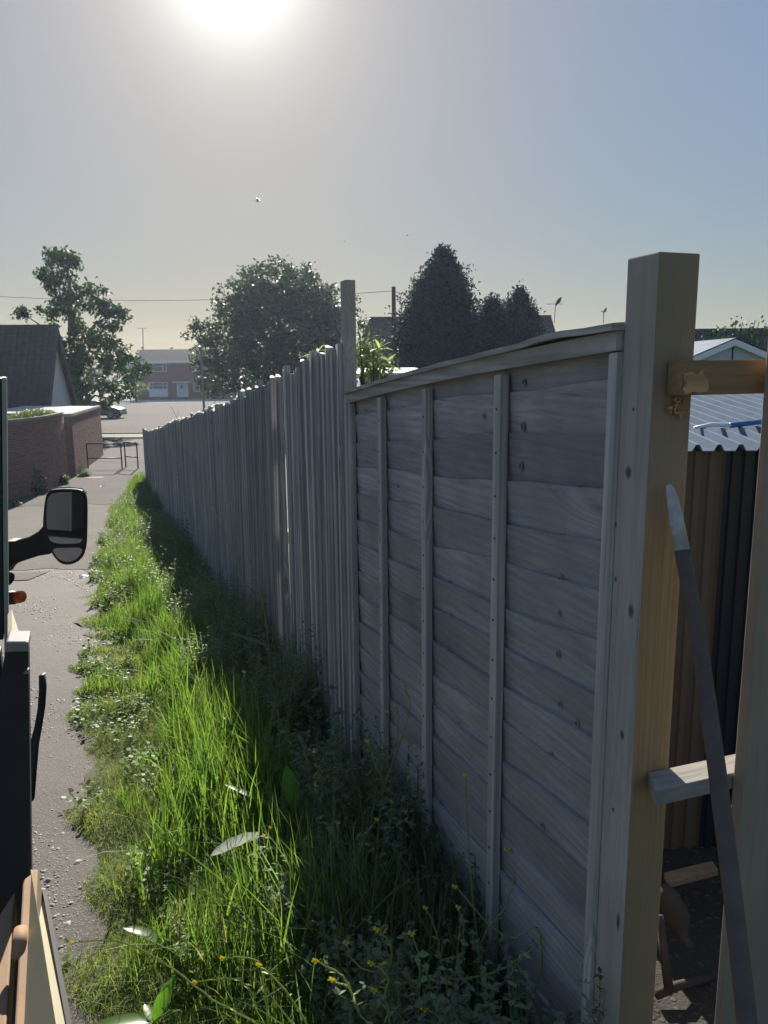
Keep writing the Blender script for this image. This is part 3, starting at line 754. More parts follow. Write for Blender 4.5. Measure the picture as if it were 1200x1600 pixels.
ztop = at(60, 655, cp[4].y).z
nc = int((ztop+1.98)/.075)
LW = cum[-1]
brickwall('brickwork', curve, LW, ztop-nc*.075-.04, nc, cw)
b = MB(); n = 60
for i in range(n+1):
    p, nn = curve(LW*i/n)
    for off, z in ((.0,-2.0),(-.2,-2.0),(-.2,ztop-.045),(.0,ztop-.045)): b.v.append(tuple(p+nn*off+Vector((0,0,z))))
for i in range(n):
    for j in range(4): j2=(j+1)%4; b.f.append((i*4+j,(i+1)*4+j,(i+1)*4+j2,i*4+j2)); b.m.append(0)
b.f += [(0,1,2,3), tuple(n*4+j for j in (3,2,1,0))]; b.m += [0,0]
wpart('mortar_core', b, m_mortar, cw)
s = 0; k = 0
while s < LW-.05 and k < 290:
    (p, n1), (q, n2) = curve(s), curve(s+.068); b = MB()
    base = [p+n1*.02, q+n2*.02, q-n2*.225, p-n1*.225]
    b.hexa([v+Vector((0,0,ztop-.04)) for v in base]+[v+Vector((0,0,ztop+.035)) for v in base])
    wpart('coping_brick', b, m_coping, cw); s += .078; k += 1

# far terraced house
HY = 110.0
def hp(px, py): return at(px, py, HY)
th = thing('brick_house', 'red brick house with white windows and door, across the road', 'house', (-32,HY,-1.9))
wl, wr = hp(226,600).x, hp(352,600).x; ez_ = hp(262,565.5).z; gz2 = -1.9
b = MB(); b.box(wl, wr, HY, HY+8, gz2, ez_-.01); m_hb = m_brick('house_brick', (.25,.075,.06), (.34,.115,.085)); wpart('wall', b, m_hb, th)
rzt = hp(262,544).z
tile_roof('roof', Vector((wl-1.5,HY-.5,ez_)), Vector((wr+.4,HY-.5,ez_)), Vector((wr+.4,HY+4,ez_+(rzt-ez_)*1.0)), Vector((wl-1.5,HY+4,rzt)), 12, 60, m_tiles, th)
tile_roof('rear_roof', Vector((wr+.4,HY+8.5,ez_)), Vector((wl-1.5,HY+8.5,ez_)), Vector((wl-1.5,HY+4,rzt)), Vector((wr+.4,HY+4,rzt)), 12, 30, m_tiles, th)
b = MB(); b.box(wl-1.5, wr+.4, HY-.54, HY-.46, ez_-.22, ez_+.02); wpart('fascia', b, m_white, th)
def window(x0,x1,z0,z1, cols, panel=0.0, top=True, y=HY, parent=th, fr=.09):
    f = MB(); t=.10
    f.box(x0,x1,y-t,y-.002,z0,z0+fr); f.box(x0,x1,y-t,y-.002,z1-fr,z1)
    f.box(x0,x0+fr,y-t,y-.002,z0+fr,z1-fr); f.box(x1-fr,x1,y-t,y-.002,z0+fr,z1-fr)
    xs = [x0+fr+(x1-x0-2*fr)*c for c in cols]
    for xx in xs: f.box(xx-.04,xx+.04,y-t+.005,y-.002,z0+fr,z1-fr)
    w = wpart('window', f, m_white, parent)
    g = MB(); g.box(x0+fr,x1-fr,y-.05,y-.004,z0+fr+panel,z1-fr); wpart('pane', g, m_glass, w)
    if panel: g = MB(); g.box(x0+fr,x1-fr,y-.07,y-.004,z0+fr,z0+fr+panel); wpart('panel', g, m_white, w)
    if top: g = MB(); g.box(x0+fr,x1-fr,y-t+.01,y-.002,z1-fr-.42,z1-fr-.36); wpart('transom', g, m_white, w)
    return w
a1_, a2_ = hp(239,581), hp(260.5,567.5); window(a1_.x, a2_.x, a1_.z, a2_.z, [.72])
a1_, a2_ = hp(233.5,620), hp(261.5,597); window(a1_.x, a2_.x, a1_.z, a2_.z, [.22,.78], panel=1.0)
a1_, a2_ = hp(303,612), hp(320,598); window(a1_.x, a2_.x, a1_.z, a2_.z, [.5])
a1_, a2_ = hp(300,581), hp(322,567.5); window(a1_.x, a2_.x, a1_.z, a2_.z, [.3,.7])
a1_, a2_ = hp(277,620.5), hp(293.5,599)
b = MB(); b.box(a1_.x,a2_.x,HY-.06,HY-.002,a1_.z,a2_.z); dr = wpart('door_frame', b, m_white, th)
b = MB(); b.box(a1_.x+.25,a2_.x-.35,HY-.10,HY-.062,a1_.z+.1,a2_.z-.12); dd = wpart('door', b, plain('door_blue_white',(.55,.60,.66),.5,.4,var=.05), th)
b = MB(); xm=(a1_.x+a2_.x)/2-.05; b.box(xm-.18,xm+.18,HY-.11,HY-.102,a1_.z+1.2,a1_.z+1.65); wpart('door_pane', b, m_glass, dd)
a1_, a2_ = hp(271.5,598.2), hp(297.5,596)
b = MB(); b.box(a1_.x,a2_.x,HY-.9,HY-.002,a1_.z,a2_.z); wpart('door_canopy', b, m_white, th)
b = MB(); b.box(wl-1.35,wl-.004,HY+.5,HY+6,gz2,hp(228,583).z); wpart('side_extension', b, m_hb, th)
def aerial(name, base, top, boom, label, parent=None, r=.035):
    t_ = thing(name, label, 'aerial', base)
    b = MB(); b.tube([base, top], r, 6); wpart('mast', b, m_dkmetal, t_)
    b = MB(); b.tube([top-Vector((boom*.55,0,.02)), top+Vector((boom*.45,0,-.02))], r*.7, 5); wpart('boom', b, m_dkmetal, t_)
    b = MB()
    for k in range(9):
        c = top + Vector((-boom*.55+boom*k/8.5, 0, -.02)); b.tube([c-Vector((0,.25,.05)), c+Vector((0,.25,.05))], r*.45, 4)
    wpart('elements', b, m_dkmetal, t_, kind='stuff'); return t_
aerial('tv_aerial', at(224,548,112), at(223,512.5,112), 1.3, 'tall television aerial on the roof of the red brick house across the road', r=.06)
b = MB(); 
for k in range(9):
    x0_ = hp(214+k*1.25,618).x; b.box(x0_, x0_+.1, HY-2, HY-1.95, gz2, gz2+1.1)
# small white side gate and fence by the house
b2 = MB(); q_ = hp(217,618); b2.box(q_.x, hp(225,618).x, HY-2, HY-1.9, gz2, gz2+1.3)
single('yard_fence', b2, plain('blue_grey_boards',(.25,.28,.30),.7,.3), 'grey boarded yard fence at the left end of the red brick house', 'fence')

# terrace behind, over the panel
TY = 50.0
tr = thing('terraced_houses', 'dark tiled roof of a terrace rising behind the conifers', 'house', (2,TY,-1.9))
rl, rr_ = at(577,493,TY+4), at(861,502,TY+4); el, er = at(553,566,TY), at(882,566,TY)
zr_ = at(700,496.5,TY+4).z; ze_ = at(700,566,TY).z
m_terr = plain('terrace_roof', (.095,.07,.06), .85, .2, var=.2, scale=1.5)
tile_roof('roof', Vector((el.x,TY,ze_)), Vector((er.x,TY,ze_)), Vector((rr_.x,TY+4,zr_)), Vector((rl.x,TY+4,zr_)), 14, 70, m_terr, tr)
b = MB(); b.v=[(el.x,TY,ze_),(el.x,TY+8,ze_),(rl.x,TY+4,zr_),(er.x,TY,ze_),(er.x,TY+8,ze_),(rr_.x,TY+4,zr_)]; b.f=[(0,2,1),(3,4,5),(1,2,5,4)]; b.m=[0,0,0]; wpart('hip_and_rear_roof', b, m_terr, tr)
b = MB(); b.box(el.x+.4, er.x-.4, TY+.4, TY+7.6, -1.95, ze_-.05); wpart('wall', b, m_hb, tr)
b = MB(); b.tube([Vector((rl.x,TY+4,zr_+.03)), Vector((rr_.x,TY+4,zr_+.03))], .09, 8); wpart('ridge', b, m_terr, tr)
ae1 = aerial('tv_aerial', at(866,505,54), at(868,474.5,54), 1.1, 'television aerial with a bird perched on its end, above the terrace roof', r=.022)
aerial('tv_aerial', at(943,505,54), at(943.5,486,54), .35, 'short television aerial just left of the thick post top', r=.022)
def bird(px, py, Y, size, label, perched=False):
    c = at(px, py, Y); b = MB(); b.smooth = True
    if perched:
        b.tube([c+Vector((-.1,0,-.16))*size, c+Vector((-.05,0,-.04))*size, c+Vector((.03,0,.06))*size, c+Vector((.08,0,.14))*size, c+Vector((.14,0,.17))*size], [.02*size,.07*size,.09*size,.055*size,.015*size], 7)
    else:
        b.tube([c+Vector((-.2,0,-.02))*size, c+Vector((-.05,0,0))*size, c+Vector((.1,0,.02))*size, c+Vector((.2,0,.03))*size], [.01*size,.05*size,.05*size,.012*size], 7)
        for sy in (-1,1):
            b.add([c+Vector((-.08,0,0))*size, c+Vector((.08,0,0))*size, c+Vector((.10,sy*.28,.14))*size, c+Vector((.0,sy*.5,.07))*size, c+Vector((-.06,sy*.28,.12))*size], [(0,1,2,4),(4,2,3)])
    return single('bird', b, m_black, label, 'bird')
bird(872.5, 471.5, 54, 1.6, 'dark bird perched on the end of the television aerial', True)
bird(403, 314, 45, .75, 'dark bird flying highest, below the sun', False)
bird(538, 377, 60, .5, 'tiny dark bird flying above the narrow post')
bird(636, 368, 60, .5, 'tiny dark bird flying above the conifer')
bird(945, 485.5, 54, 1.0, 'small bird on the short aerial left of the thick post', True)

# right far house roof and pole
rt = thing('far_house', 'dark roofed house just showing right of the thick post', 'house', (9,24,-1.9))
A_ = at(1060,514,24); B_ = at(1260,520,24); 
tile_roof('roof', Vector((A_.x-.6,21,A_.z-1.9)), Vector((B_.x,21,A_.z-1.9)), Vector((B_.x,24,A_.z)), Vector((A_.x,24,A_.z)), 8, 20, m_slate, rt)
b = MB(); b.box(A_.x-.3, B_.x, 21.3, 27, -1.8, A_.z-1.95); wpart('wall', b, m_hb, rt)
b = MB(); b.v=[(A_.x-.6,21,A_.z-1.9),(A_.x-.6,27,A_.z-1.9),(A_.x,24,A_.z),(B_.x,24,A_.z),(B_.x,27,A_.z-1.9)]; b.f=[(0,2,1),(1,2,3,4)]; b.m=[0,0]; wpart('rear_roof', b, m_slate, rt)

pt_ = at(615, 448, 44); pole = thing('telegraph_pole', 'bare telegraph pole standing behind the terrace roof line, carrying the wire', 'pole', (pt_.x,44,-1.95))
b = MB(); b.tube([Vector((pt_.x,44,-1.95)), Vector((pt_.x,44,pt_.z))], [.15,.11], 10); wpart('pole', b, plain('brown_pole',(.085,.055,.045),.85,.2,var=.2), pole)
b = MB(); b.box(pt_.x-.04,pt_.x+.04,43.85,44.15,pt_.z-.3,pt_.z-.2); wpart('bracket', b, m_dkmetal, pole)
def wire(a, c, sag, label):
    b = MB(); n = 24
    b.tube([a.lerp(c, i/n)-Vector((0,0,sag*4*(i/n)*(1-i/n))) for i in range(n+1)], .016, 4)
    single('overhead_wire', b, m_dkmetal, label, 'wire')
wp = Vector((pt_.x,44,pt_.z-.22))
wire(at(-120,455,52), wp, .55, 'thin overhead wire running from the left edge to the telegraph pole')
wire(wp, at(860,520,50), .25, 'thin overhead wire dropping right from the telegraph pole to the roof')

# lamp post
lp = at(314,545,50); lg = at(318,650,50); lamp = thing('street_lamp', 'slim grey street lamp column beside the round tree', 'street lamp', (lp.x,50,-1.95))
b = MB(); b.tube([(lp.x,50,-1.95),(lp.x,50,-.6)], .11, 10); b.tube([(lp.x,50,-.6),(lp.x,50,lp.z)], [.075,.06], 10); wpart('column', b, m_steel, lamp)
b = MB(); b.smooth=True; b.tube([(lp.x,49.95,lp.z),(lp.x,49.6,lp.z+.06),(lp.x,49.3,lp.z+.05)], [.08,.12,.05], 8); wpart('lantern', b, m_lens, lamp)

# barrier
bb = thing('metal_barrier', 'black tubular metal barrier across the end of the path', 'barrier', (-11,30,-1.95))
def bpx(px): return on_z(px, 733.0, -1.95)
x_a, x_b, x_c = bpx(138), bpx(191), bpx(216)
for nm, segs in (('frame', ((x_a, x_b, 0), )), ):
    pass
def tubep(name, pts, r): b = MB(); b.smooth=True; b.tube(pts, r, 8); wpart(name, b, m_dkmetal, bb)
H1, H2 = .98, .42
for q in (x_a, x_b): tubep('upright', [q, q+Vector((0,0,H1))], .026)
tubep('top_rail', [x_a+Vector((0,0,H1)), x_b+Vector((0,0,H1))], .026); tubep('mid_rail', [x_a+Vector((0,0,H2)), x_b+Vector((0,0,H2))], .022)
b2_ = thing('metal_barrier', 'short black tubular barrier half hidden behind the end of the long fence', 'barrier', (x_c.x,x_c.y,-1.95)); bb = b2_
x_b2 = x_b+Vector((.03,.35,0)); x_c2 = x_c+Vector((.5,.4,0))
for q in (x_b2, x_c, ): tubep('upright', [q, q+Vector((0,0,H1+.02))], .026)
tubep('top_rail', [x_b2+Vector((0,0,H1+.02)), x_c+Vector((0,0,H1+.02))], .026); tubep('mid_rail', [x_b2+Vector((0,0,H2+.03)), x_c+Vector((0,0,H2+.03))], .022)

# parked car
def car(cx, cy, label):
    g = -1.94; c = thing('parked_car', label, 'car', (cx, cy, g))
    L = 4.2; prof = [(-2.1,.35),(-2.08,.75),(-1.95,.95),(-1.55,1.38),(-1.0,1.47),(.1,1.46),(.45,1.38),(1.05,.98),(1.75,.86),(2.02,.72),(2.1,.45),(2.08,.28),(-2.05,.28)]
    b = MB(); secs = [(-.86,.0),(-.80,.03),(.80,.03),(.86,.0)]
    o_=0
    W_ = [(-.83,.97),(-.88,1.0),(.88,1.0),(.83,.97)]
    n = len(prof)
    for (yy, s_) in W_:
        for (x, z) in prof:
            tuck = .18*max(0,(z-.95)/.5); b.v.append((cx+x*s_, cy+yy*(1-tuck), g+.28+(z-.28)*s_))
    for k in range(3):
        for i in range(n): j=(i+1)%n; b.f.append((k*n+i,k*n+j,(k+1)*n+j,(k+1)*n+i)); b.m.append(0)
    b.f.append(tuple(range(n))); b.m.append(0); b.f.append(tuple(3*n+i for i in reversed(range(n)))); b.m.append(0)
    m_paint = plain('dark_blue_paint',(.018,.024,.035),.22,.6,.3,var=.1)
    wpart('body', b, m_paint, c, bevel=.03)
    for sy in (-1,1):
        b = MB(); y = cy+sy*.835
        for poly in ([(-1.55,.95),(-1.30,1.34),(-.35,1.38),(-.35,.95)], [(-.27,.95),(-.27,1.38),(.22,1.36),(.85,.97)]):
            yo = lambda z: cy+sy*(.845-.16*max(0,(z-.95)/.5)*.88)
            pts = [Vector((cx+x, yo(z), g+z)) for x, z in poly]
            b.prism(pts, (0, sy*.012, 0))
        wpart('side_window', b, m_glass, c)
    b = MB(); b.hexa([Vector(v) for v in ((cx+1.06,cy-.72,g+.99),(cx+1.10,cy-.72,g+1.0),(cx+1.10,cy+.72,g+1.0),(cx+1.06,cy+.72,g+.99),(cx+.44,cy-.62,g+1.39),(cx+.48,cy-.62,g+1.41),(cx+.48,cy+.62,g+1.41),(cx+.44,cy+.62,g+1.39))]); wpart('windscreen', b, m_glass, c)
    for x in (-1.3, 1.32):
        for sy in (-1,1):
            b = MB(); y = cy+sy*.80; b.tube([(cx+x,y-.1,g+.32),(cx+x,y+.1,g+.32)], .32, 18); w = wpart('wheel', b, m_rubber, c)
            b = MB(); b.tube([(cx+x,y+sy*.08,g+.32),(cx+x,y+sy*.107,g+.32)], .2, 12); wpart('rim', b, m_steel, w)
    for sy in (-1,1):
        b = MB(); b.box(cx+1.93,cx+2.07,cy+sy*.62-.15,cy+sy*.62+.15,g+.62,g+.76); wpart('headlight', b, m_lens, c)
        b = MB(); b.box(cx+.55,cx+.75,cy+sy*.93-.09,cy+sy*.93+.09,g+.95,g+1.08); wpart('door_mirror', b, m_black, c)
    return c
cc = on_z(191, 654, -1.94)
car(cc.x-2.15, cc.y+.6, 'dark car parked under the tall tree beyond the garage')
c2 = on_z(150, 640, -1.94)

# ------------------------------------------------------------------ trees
def leaves(name, C, sz, mat, aspect=1.6, droop=0.0, parent=None, kind=None):
    n = len(C)
    a = rng.normal(size=(n,3)); a[:,2] -= droop; a /= np.linalg.norm(a, axis=1)[:,None]
    b = np.cross(a, rng.normal(size=(n,3))); b /= np.linalg.norm(b, axis=1)[:,None]
    s = (sz*rng.uniform(.6, 1.3, n))[:,None]
    base = wloc(parent) if parent else Vector((0,0,0))
    C = C - np.array(base)
    V = np.stack([C, C+a*s*aspect*.5+b*s*.42, C+a*s*aspect, C+a*s*aspect*.45-b*s*.42], 1).reshape(-1,3)
    Q = np.arange(n*4).reshape(n,4)
    return tag(put(name, npmesh(name, V, Q, np.zeros((0,3),int), mat), parent), kind=kind)
def clumps(spec, Y, dscale=1.0, per=1.0, sub=.28, nleaf=26, deep=None):
    """spec: (px, py, rx_px, ry_px) blobs seen at depth Y -> leaf centres grouped round many twig ends"""
    out = []
    for (px, py, rx, ry) in spec:
        c = at(px, py, Y); k = Y/FPX*1.02; R_ = np.array([rx*k, (deep if deep else min(rx, ry*1.3))*k*dscale, ry*k])
        dd = rng.normal(size=(1,))[0]*R_[1]*.35
        nt = max(3, int(per*R_[0]*R_[2]*9))
        d = rng.normal(size=(nt,3)); d /= np.linalg.norm(d,axis=1)[:,None]
        r = rng.uniform(.15, 1.0, nt)**.55
        tw = np.array(c)+np.array([0,dd,0]) + d*r[:,None]*R_
        cnt = rng.integers(nleaf//2, nleaf*3//2, nt)
        out.append(np.repeat(tw, cnt, 0) + rng.normal(size=(cnt.sum(),3))*sub*np.array([1,1,.8]))
    return np.concatenate(out)
def tree(name, label, cat, base, tipz, limbs, C, sz, mat, r0=.22, aspect=1.6, droop=0.0, group=None):
    t_ = thing(name, label, cat, base, group)
    b = MB(); b.smooth = True; B_ = Vector(base)
    n = 7; pts = [B_ + Vector((.15*math.sin(i*1.1), .1*math.cos(i), (tipz-B_.z)*i/n)) for i in range(n+1)]; pts[0] = B_-Vector((0,0,.1))
    b.tube(pts, [r0*(1-.85*i/n) for i in range(n+1)], 8)
    for q in limbs:
        z0 = B_.z+(q[2]-B_.z)*random.uniform(.35,.7); s0 = Vector((B_.x, B_.y, z0)); e = Vector(q)
        mid = s0.lerp(e,.5)+Vector((0,0,.12*(e-s0).length))
        b.tube([s0, mid, e], [r0*.38, r0*.22, r0*.06], 6)
    wpart('trunk', b, m_bark, t_)
    leaves('crown', C, sz, mat, aspect, droop, t_)
    return t_
def pick(C, n): return [tuple(C[i]) for i in rng.choice(len(C), n, replace=False)]

LT = [(98,402,27,18),(72,425,13,17),(128,408,13,12),(105,398,20,16),(85,405,16,18),(100,432,24,20),(88,455,17,22),(112,462,22,22),(60,487,36,11),(30,486,13,8),(95,490,38,20),
      (130,450,17,12),(148,448,12,12),(140,475,28,20),(165,482,20,16),(180,500,18,17),(190,488,9,13),(120,520,42,26),(165,525,32,24),(105,560,30,28),(140,560,36,30),(175,560,30,25),(200,572,24,26),(218,585,15,25),(150,600,34,22),(120,595,26,26),(190,605,28,18),(118,625,14,12),(170,628,30,9)]
LT = [(a, b_, c*.88, d_*.88) for a, b_, c, d_ in LT]
C = clumps(LT, 47, per=1.7, sub=.16, nleaf=42)
tree('broadleaf_tree', 'tall irregular dark broadleaf tree beside the bungalow, leftmost tree', 'tree', tuple(on_z(125,672,-1.95)[:2])+(-1.95,), at(100,420,47).z, pick(C, 16), C, .16, m_tree1, r0=.3, aspect=1.7, droop=.5)
for o in [x for x in COL.objects if x.name == 'broadleaf_tree']: pass
RT = [(440,510,92,82),(440,480,85,62),(400,480,55,45),(490,490,48,60),(370,520,38,48),(440,570,95,55),(500,560,40,50),(380,580,50,42),(345,480,14,14),(318,525,20,24),(306,520,14,16),(330,560,26,34),(345,600,32,24),(430,610,60,22),(510,470,24,32),(455,435,42,16),(520,520,28,40)]
C = clumps(RT, 58, per=1.3, sub=.24, nleaf=36)
tree('round_tree', 'big rounded silvery-green tree standing behind the long fence', 'tree', (at(440,620,58).x,58,-1.95), at(440,470,58).z, pick(C, 24), C, .17, m_tree2, r0=.28, aspect=1.9)
SP = [(560,495,10,14),(572,505,8,10),(556,470,8,14),(590,530,14,22),(568,540,20,40)]
C = clumps(SP, 40, per=2.0, sub=.16, nleaf=24)
tree('small_tree', 'thin-leaved small tree just right of the narrow post', 'tree', (at(566,560,40).x,40,-1.95), at(566,500,40).z, pick(C, 6), C, .11, m_tree2, r0=.1)
def conifer(pts, Y, label, n, sz, mat=m_conif, group=None):
    """silhouette as (px centre, py, half width px)"""
    C = []; ys = [p[1] for p in pts]
    for _ in range(n):
        f = rng.random()**.8; py = ys[0] + (ys[-1]-ys[0])*f
        cx = np.interp(py, ys, [p[0] for p in pts]); w = np.interp(py, ys, [p[2] for p in pts])
        a = rng.uniform(0, 2*math.pi); r = w*(rng.random()**.4)*(1+.16*math.sin(a*5+py*.25)+.14*math.sin(py*.55+a*2)+.13*rng.normal())
        c = at(cx, py, Y); k = Y/FPX
        C.append((c.x + r*k*math.cos(a), Y + r*k*math.sin(a)*.9, c.z + abs(r)*k*.15*rng.normal()))
    C = np.array(C)
    C = np.repeat(C, 9, 0) + rng.normal(size=(len(C)*9,3))*np.array([.12,.12,.16])
    top = at(pts[0][0], pts[0][1], Y); t_ = thing('conifer', label, 'tree', (top.x, Y, h(top.x,Y)), group)
    b = MB(); b.tube([(top.x,Y,h(top.x,Y)-.1),(top.x,Y,top.z-.3)], [.18,.03], 8); wpart('trunk', b, m_bark, t_)
    leaves('crown', C, sz, mat, 2.0, -.6, t_)
conifer([(690,396,2),(694,408,9),(692,425,21),(690,450,36),(686,475,46),(686,500,53),(684,540,60),(684,600,62)], 34, 'large blue-dark conifer rising above the middle of the fence panel', 6500, .085)
conifer([(770,471,2),(770,480,12),(768,495,18),(766,520,24),(766,570,30)], 36, 'small dark conifer, first to the right of the large one', 1700, .085)
conifer([(812,458,2),(812,468,9),(810,485,20),(812,505,26),(814,530,32),(815,580,36)], 37, 'middle-sized dark conifer, furthest right of the three', 2100, .085)
# bush right behind the narrow post, with buddleia tips
C = clumps([(578,570,26,28),(572,552,18,18),(595,585,22,16)], 8, per=60, sub=.05, nleaf=34)
t_ = thing('pale_bush', 'pale green garden bush just right of the narrow post', 'bush', (at(578,600,8).x,8,h(-.2,8)))
b = MB(); b0 = Vector((at(578,600,8).x,8,h(-.2,8)))
for q in pick(C, 9): b.tube([b0, b0.lerp(Vector(q),.6)+Vector((.04,0,0)), Vector(q)], [.018,.012,.004], 5)
wpart('stems', b, m_bark, t_); leaves('foliage', C, .026, m_bush, 2.0, 0, t_)

def leafblade(mb, base, tip, width, nrm=Vector((0,0,1)), droop=.1, fold=.25, n=6, wavy=0.0, mi=0):
    base, tip = Vector(base), Vector(tip); ax = tip-base; L = ax.length; a = ax/L
    side = a.cross(nrm); side = side.normalized() if side.length > 1e-4 else a.orthogonal().normalized(); up = side.cross(a)
    o = len(mb.v)
    for i in range(n+1):
        t = i/n; w = width*.5*(math.sin(math.pi*min(1, t*.92+.06))**.75) if 0 < i < n else width*.03
        c = base + ax*t - Vector((0,0,1))*droop*L*t*t + up*0
        wv = wavy*width*math.sin(i*2.3)
        mb.v += [tuple(c - side*w + up*(fold*w+wv)), tuple(c), tuple(c + side*w + up*(fold*w-wv))]
    for i in range(n):
        for j in (0,1): mb.f.append((o+i*3+j, o+i*3+j+1, o+(i+1)*3+j+1, o+(i+1)*3+j)); mb.m.append(mi)
def leaf_mesh(L, w, mat, droop=.25, wavy=.04, name='leaf', fold=.25):
    b = MB(); b.smooth = True; leafblade(b, (0,0,0), (L,0,0), w, droop=droop, wavy=wavy, fold=fold); return b.mesh(name, mat)
def put_leaf(me, parent, p, az, el, s=1.0, roll=0.0, name='leaf'):
    o = put(name, me, parent); o.location = Vector(p)-wloc(parent)
    o.rotation_euler = (Matrix.Rotation(az,3,'Z') @ Matrix.Rotation(-el,3,'Y') @ Matrix.Rotation(roll,3,'X')).to_euler(); o.scale = (s,s,s); return o

m_bud = leafy('buddleia_leaf', (.30,.33,.18), (1.5,1.6,.8), .5, .5, var=.15)
bud_leaf = leaf_mesh(.085, .022, m_bud)
def budd(px, py, Y, n, label, spread=1.0):
    c = at(px, py, Y); t_ = thing('leafy_shoot', label, 'plant', (c.x,c.y,c.z-.3), None)
    b = MB(); b.tube([(c.x,c.y,c.z-.45),(c.x,c.y,c.z)], .004, 5); wpart('stem', b, m_stem, t_)
    for k in range(n):
        a = 2*math.pi*k/n + random.random(); put_leaf(bud_leaf, t_, c, a, random.uniform(-.1,1.1), random.uniform(.6,1.0)*spread)
budd(482,556,4.45,7,'pale leafy shoot poking over the long fence, left of the pair',.75)
budd(499,547,4.25,7,'pale leafy shoot poking over the long fence, right of the pair',.75)
budd(593,545,6.0,6,'pale pointed shoot behind the fence, near the thin bush',1.5)
budd(607,565,6.0,6,'pale drooping shoot beside the pale shed roof scrap',1.3)
budd(332,634,8.4,6,'bright green shoot peeping over the far stretch of the long fence',1.0)

# pale sheet roof behind panel
b = MB(); A = at(570,583,9); B_ = at(640,574,9)
pr = thing('garden_roof', 'pale sheet roof glinting just above the left end of the fence panel', 'shed', (A.x,9,h(0,9)))
b.hexa([Vector(v) for v in ((A.x-.1,9,A.z-.02),(B_.x+.3,9,A.z-.02),(B_.x+.1,10,A.z+.04),(A.x-.1,10,A.z+.04),(A.x-.1,9,A.z),(B_.x+.3,9,A.z),(B_.x+.1,10,A.z+.06),(A.x-.1,10,A.z+.06))]); 
wpart('roof_sheet', b, m_white, pr)
b = MB(); b.box(A.x, B_.x+.2, 9.1, 9.9, h(0,9)-.1, A.z-.03); wpart('wall', b, m_rail3, pr)
# shrub with budded twigs at right
sb = thing('budded_shrub', 'dark shrub with knobbly twigs behind the white gabled shed', 'shrub', (at(1130,560,11).x,11,h(5,11)))
b = MB(); base = Vector((at(1130,560,11).x,11,h(5,11))); CC = []
for (px,py) in ((1105,528),(1112,520),(1120,515),(1136,512),(1146,503),(1150,500),(1160,503),(1158,512),(1172,508),(1180,500),(1186,503),(1192,512),(1200,510),(1128,522),(1140,520),(1165,520),(1180,518),(1110,535),(1125,530)):
    e = at(px, py, 11+random.uniform(-.3,.3)); b.tube([base+Vector((0,0,1.0)), base.lerp(e,.7)+Vector((0,0,.1)), e], [.02,.01,.005], 5)
    for t in np.linspace(.55,1,9): q = base.lerp(e,t); CC += [tuple(q+Vector((random.gauss(0,.03),random.gauss(0,.05),random.gauss(0,.03)))) for _ in range(5)]
wpart('twigs', b, m_bark, sb); leaves('foliage', np.array(CC), .04, m_tree1, 1.3, 0, sb)
C = clumps([(1110,545,16,14),(1125,540,14,12)], 11, per=8, sub=.05, nleaf=18); leaves('leaves', C, .05, m_tree2, 1.5, 0, sb)

# far wooded skyline
C = []
xs = rng.uniform(-230, 230, 5200); ys = rng.uniform(190, 215, 5200)
top = 6.5+1.6*np.sin(xs*.09)+1.1*np.sin(xs*.31+1)+.6*np.sin(xs*.9)
C = np.stack([xs, ys, -1.9 + rng.random(5200)**.6*top], 1)
C = np.repeat(C, 4, 0)+rng.normal(size=(20800,3))*.5
tag(leaves('distant_woodland', C, .9, m_tree1, 1.3, 0), 'low line of distant trees on the skyline behind the houses', 'trees', kind='stuff')
# hedge by the far house and greenery on the wall
C = clumps([(212,606,14,9),(205,600,12,10),(225,600,6,8)], 100, per=.5, sub=.3, nleaf=22)
t_ = thing('hedge', 'sunlit hedge left of the red brick house', 'hedge', tuple(at(212,612,100)[:2])+(-1.95,)); leaves('foliage', C, .3, m_bush, 1.4, 0, t_)
b = MB(); b.tube([Vector((at(212,612,100).x,100,-1.95)), Vector((at(212,612,100).x,100,.2))], .1, 6); wpart('stem', b, m_bark, t_)
C = []
for i in range(1500):
    s_ = rng.uniform(LW*.45, LW*.94); p, nn = curve(s_); hh = .20*math.exp(-((s_-LW*.78)/(LW*.12))**2)+.03
    C.append(tuple(p - nn*rng.uniform(.1,.6) + Vector((0,0,ztop-.02+rng.random()*hh))))
t_ = thing('wall_top_plant', 'low yellow-green creeping plant along the top of the curved wall', 'plant', (cp[4].x,cp[4].y,ztop)); leaves('foliage', np.repeat(np.array(C),3,0)+rng.normal(size=(4500,3))*.03, .05, m_bush, 1.4, 0, t_)
def shrublet(px, py, rx, ry, label, n=120, mat=m_weed, sz=.06, name='weed_clump'):
    g = gnd(px, py); k = g.y/FPX; 
    d = rng.normal(size=(n,3)); d /= np.linalg.norm(d,axis=1)[:,None]
    C = np.array(g)+ d*(rng.random((n,1))**.5)*np.array([rx*k, rx*k*.8, ry*k]) ; C[:,2] = g.z + np.abs(C[:,2]-g.z)*1.5+.02
    C = np.repeat(C, 7, 0)+rng.normal(size=(n*7,3))*.04
    t_ = thing(name, label, 'plant', tuple(g)); leaves('foliage', C, sz, mat, 1.8, 0, t_)
    b = MB()
    for q in pick(C, 5): b.tube([g, Vector(q)], [.008,.003], 4)
    wpart('stems', b, m_stem, t_)
shrublet(52,772,22,30,'dark leafy weed growing against the foot of the curved wall', 160)
shrublet(100,757,7,10,'small weed at the near corner of the curved wall', 60, m_bush)
shrublet(120,738,8,14,'tuft of weeds at the foot of the garage wall', 90, m_bush)
shrublet(132,745,9,3,'flat mat of weeds on the tarmac by the garage', 50, m_bush)
shrublet(18,792,16,3,'low mat of weeds on the concrete below the curved wall', 60, m_bush, .04)

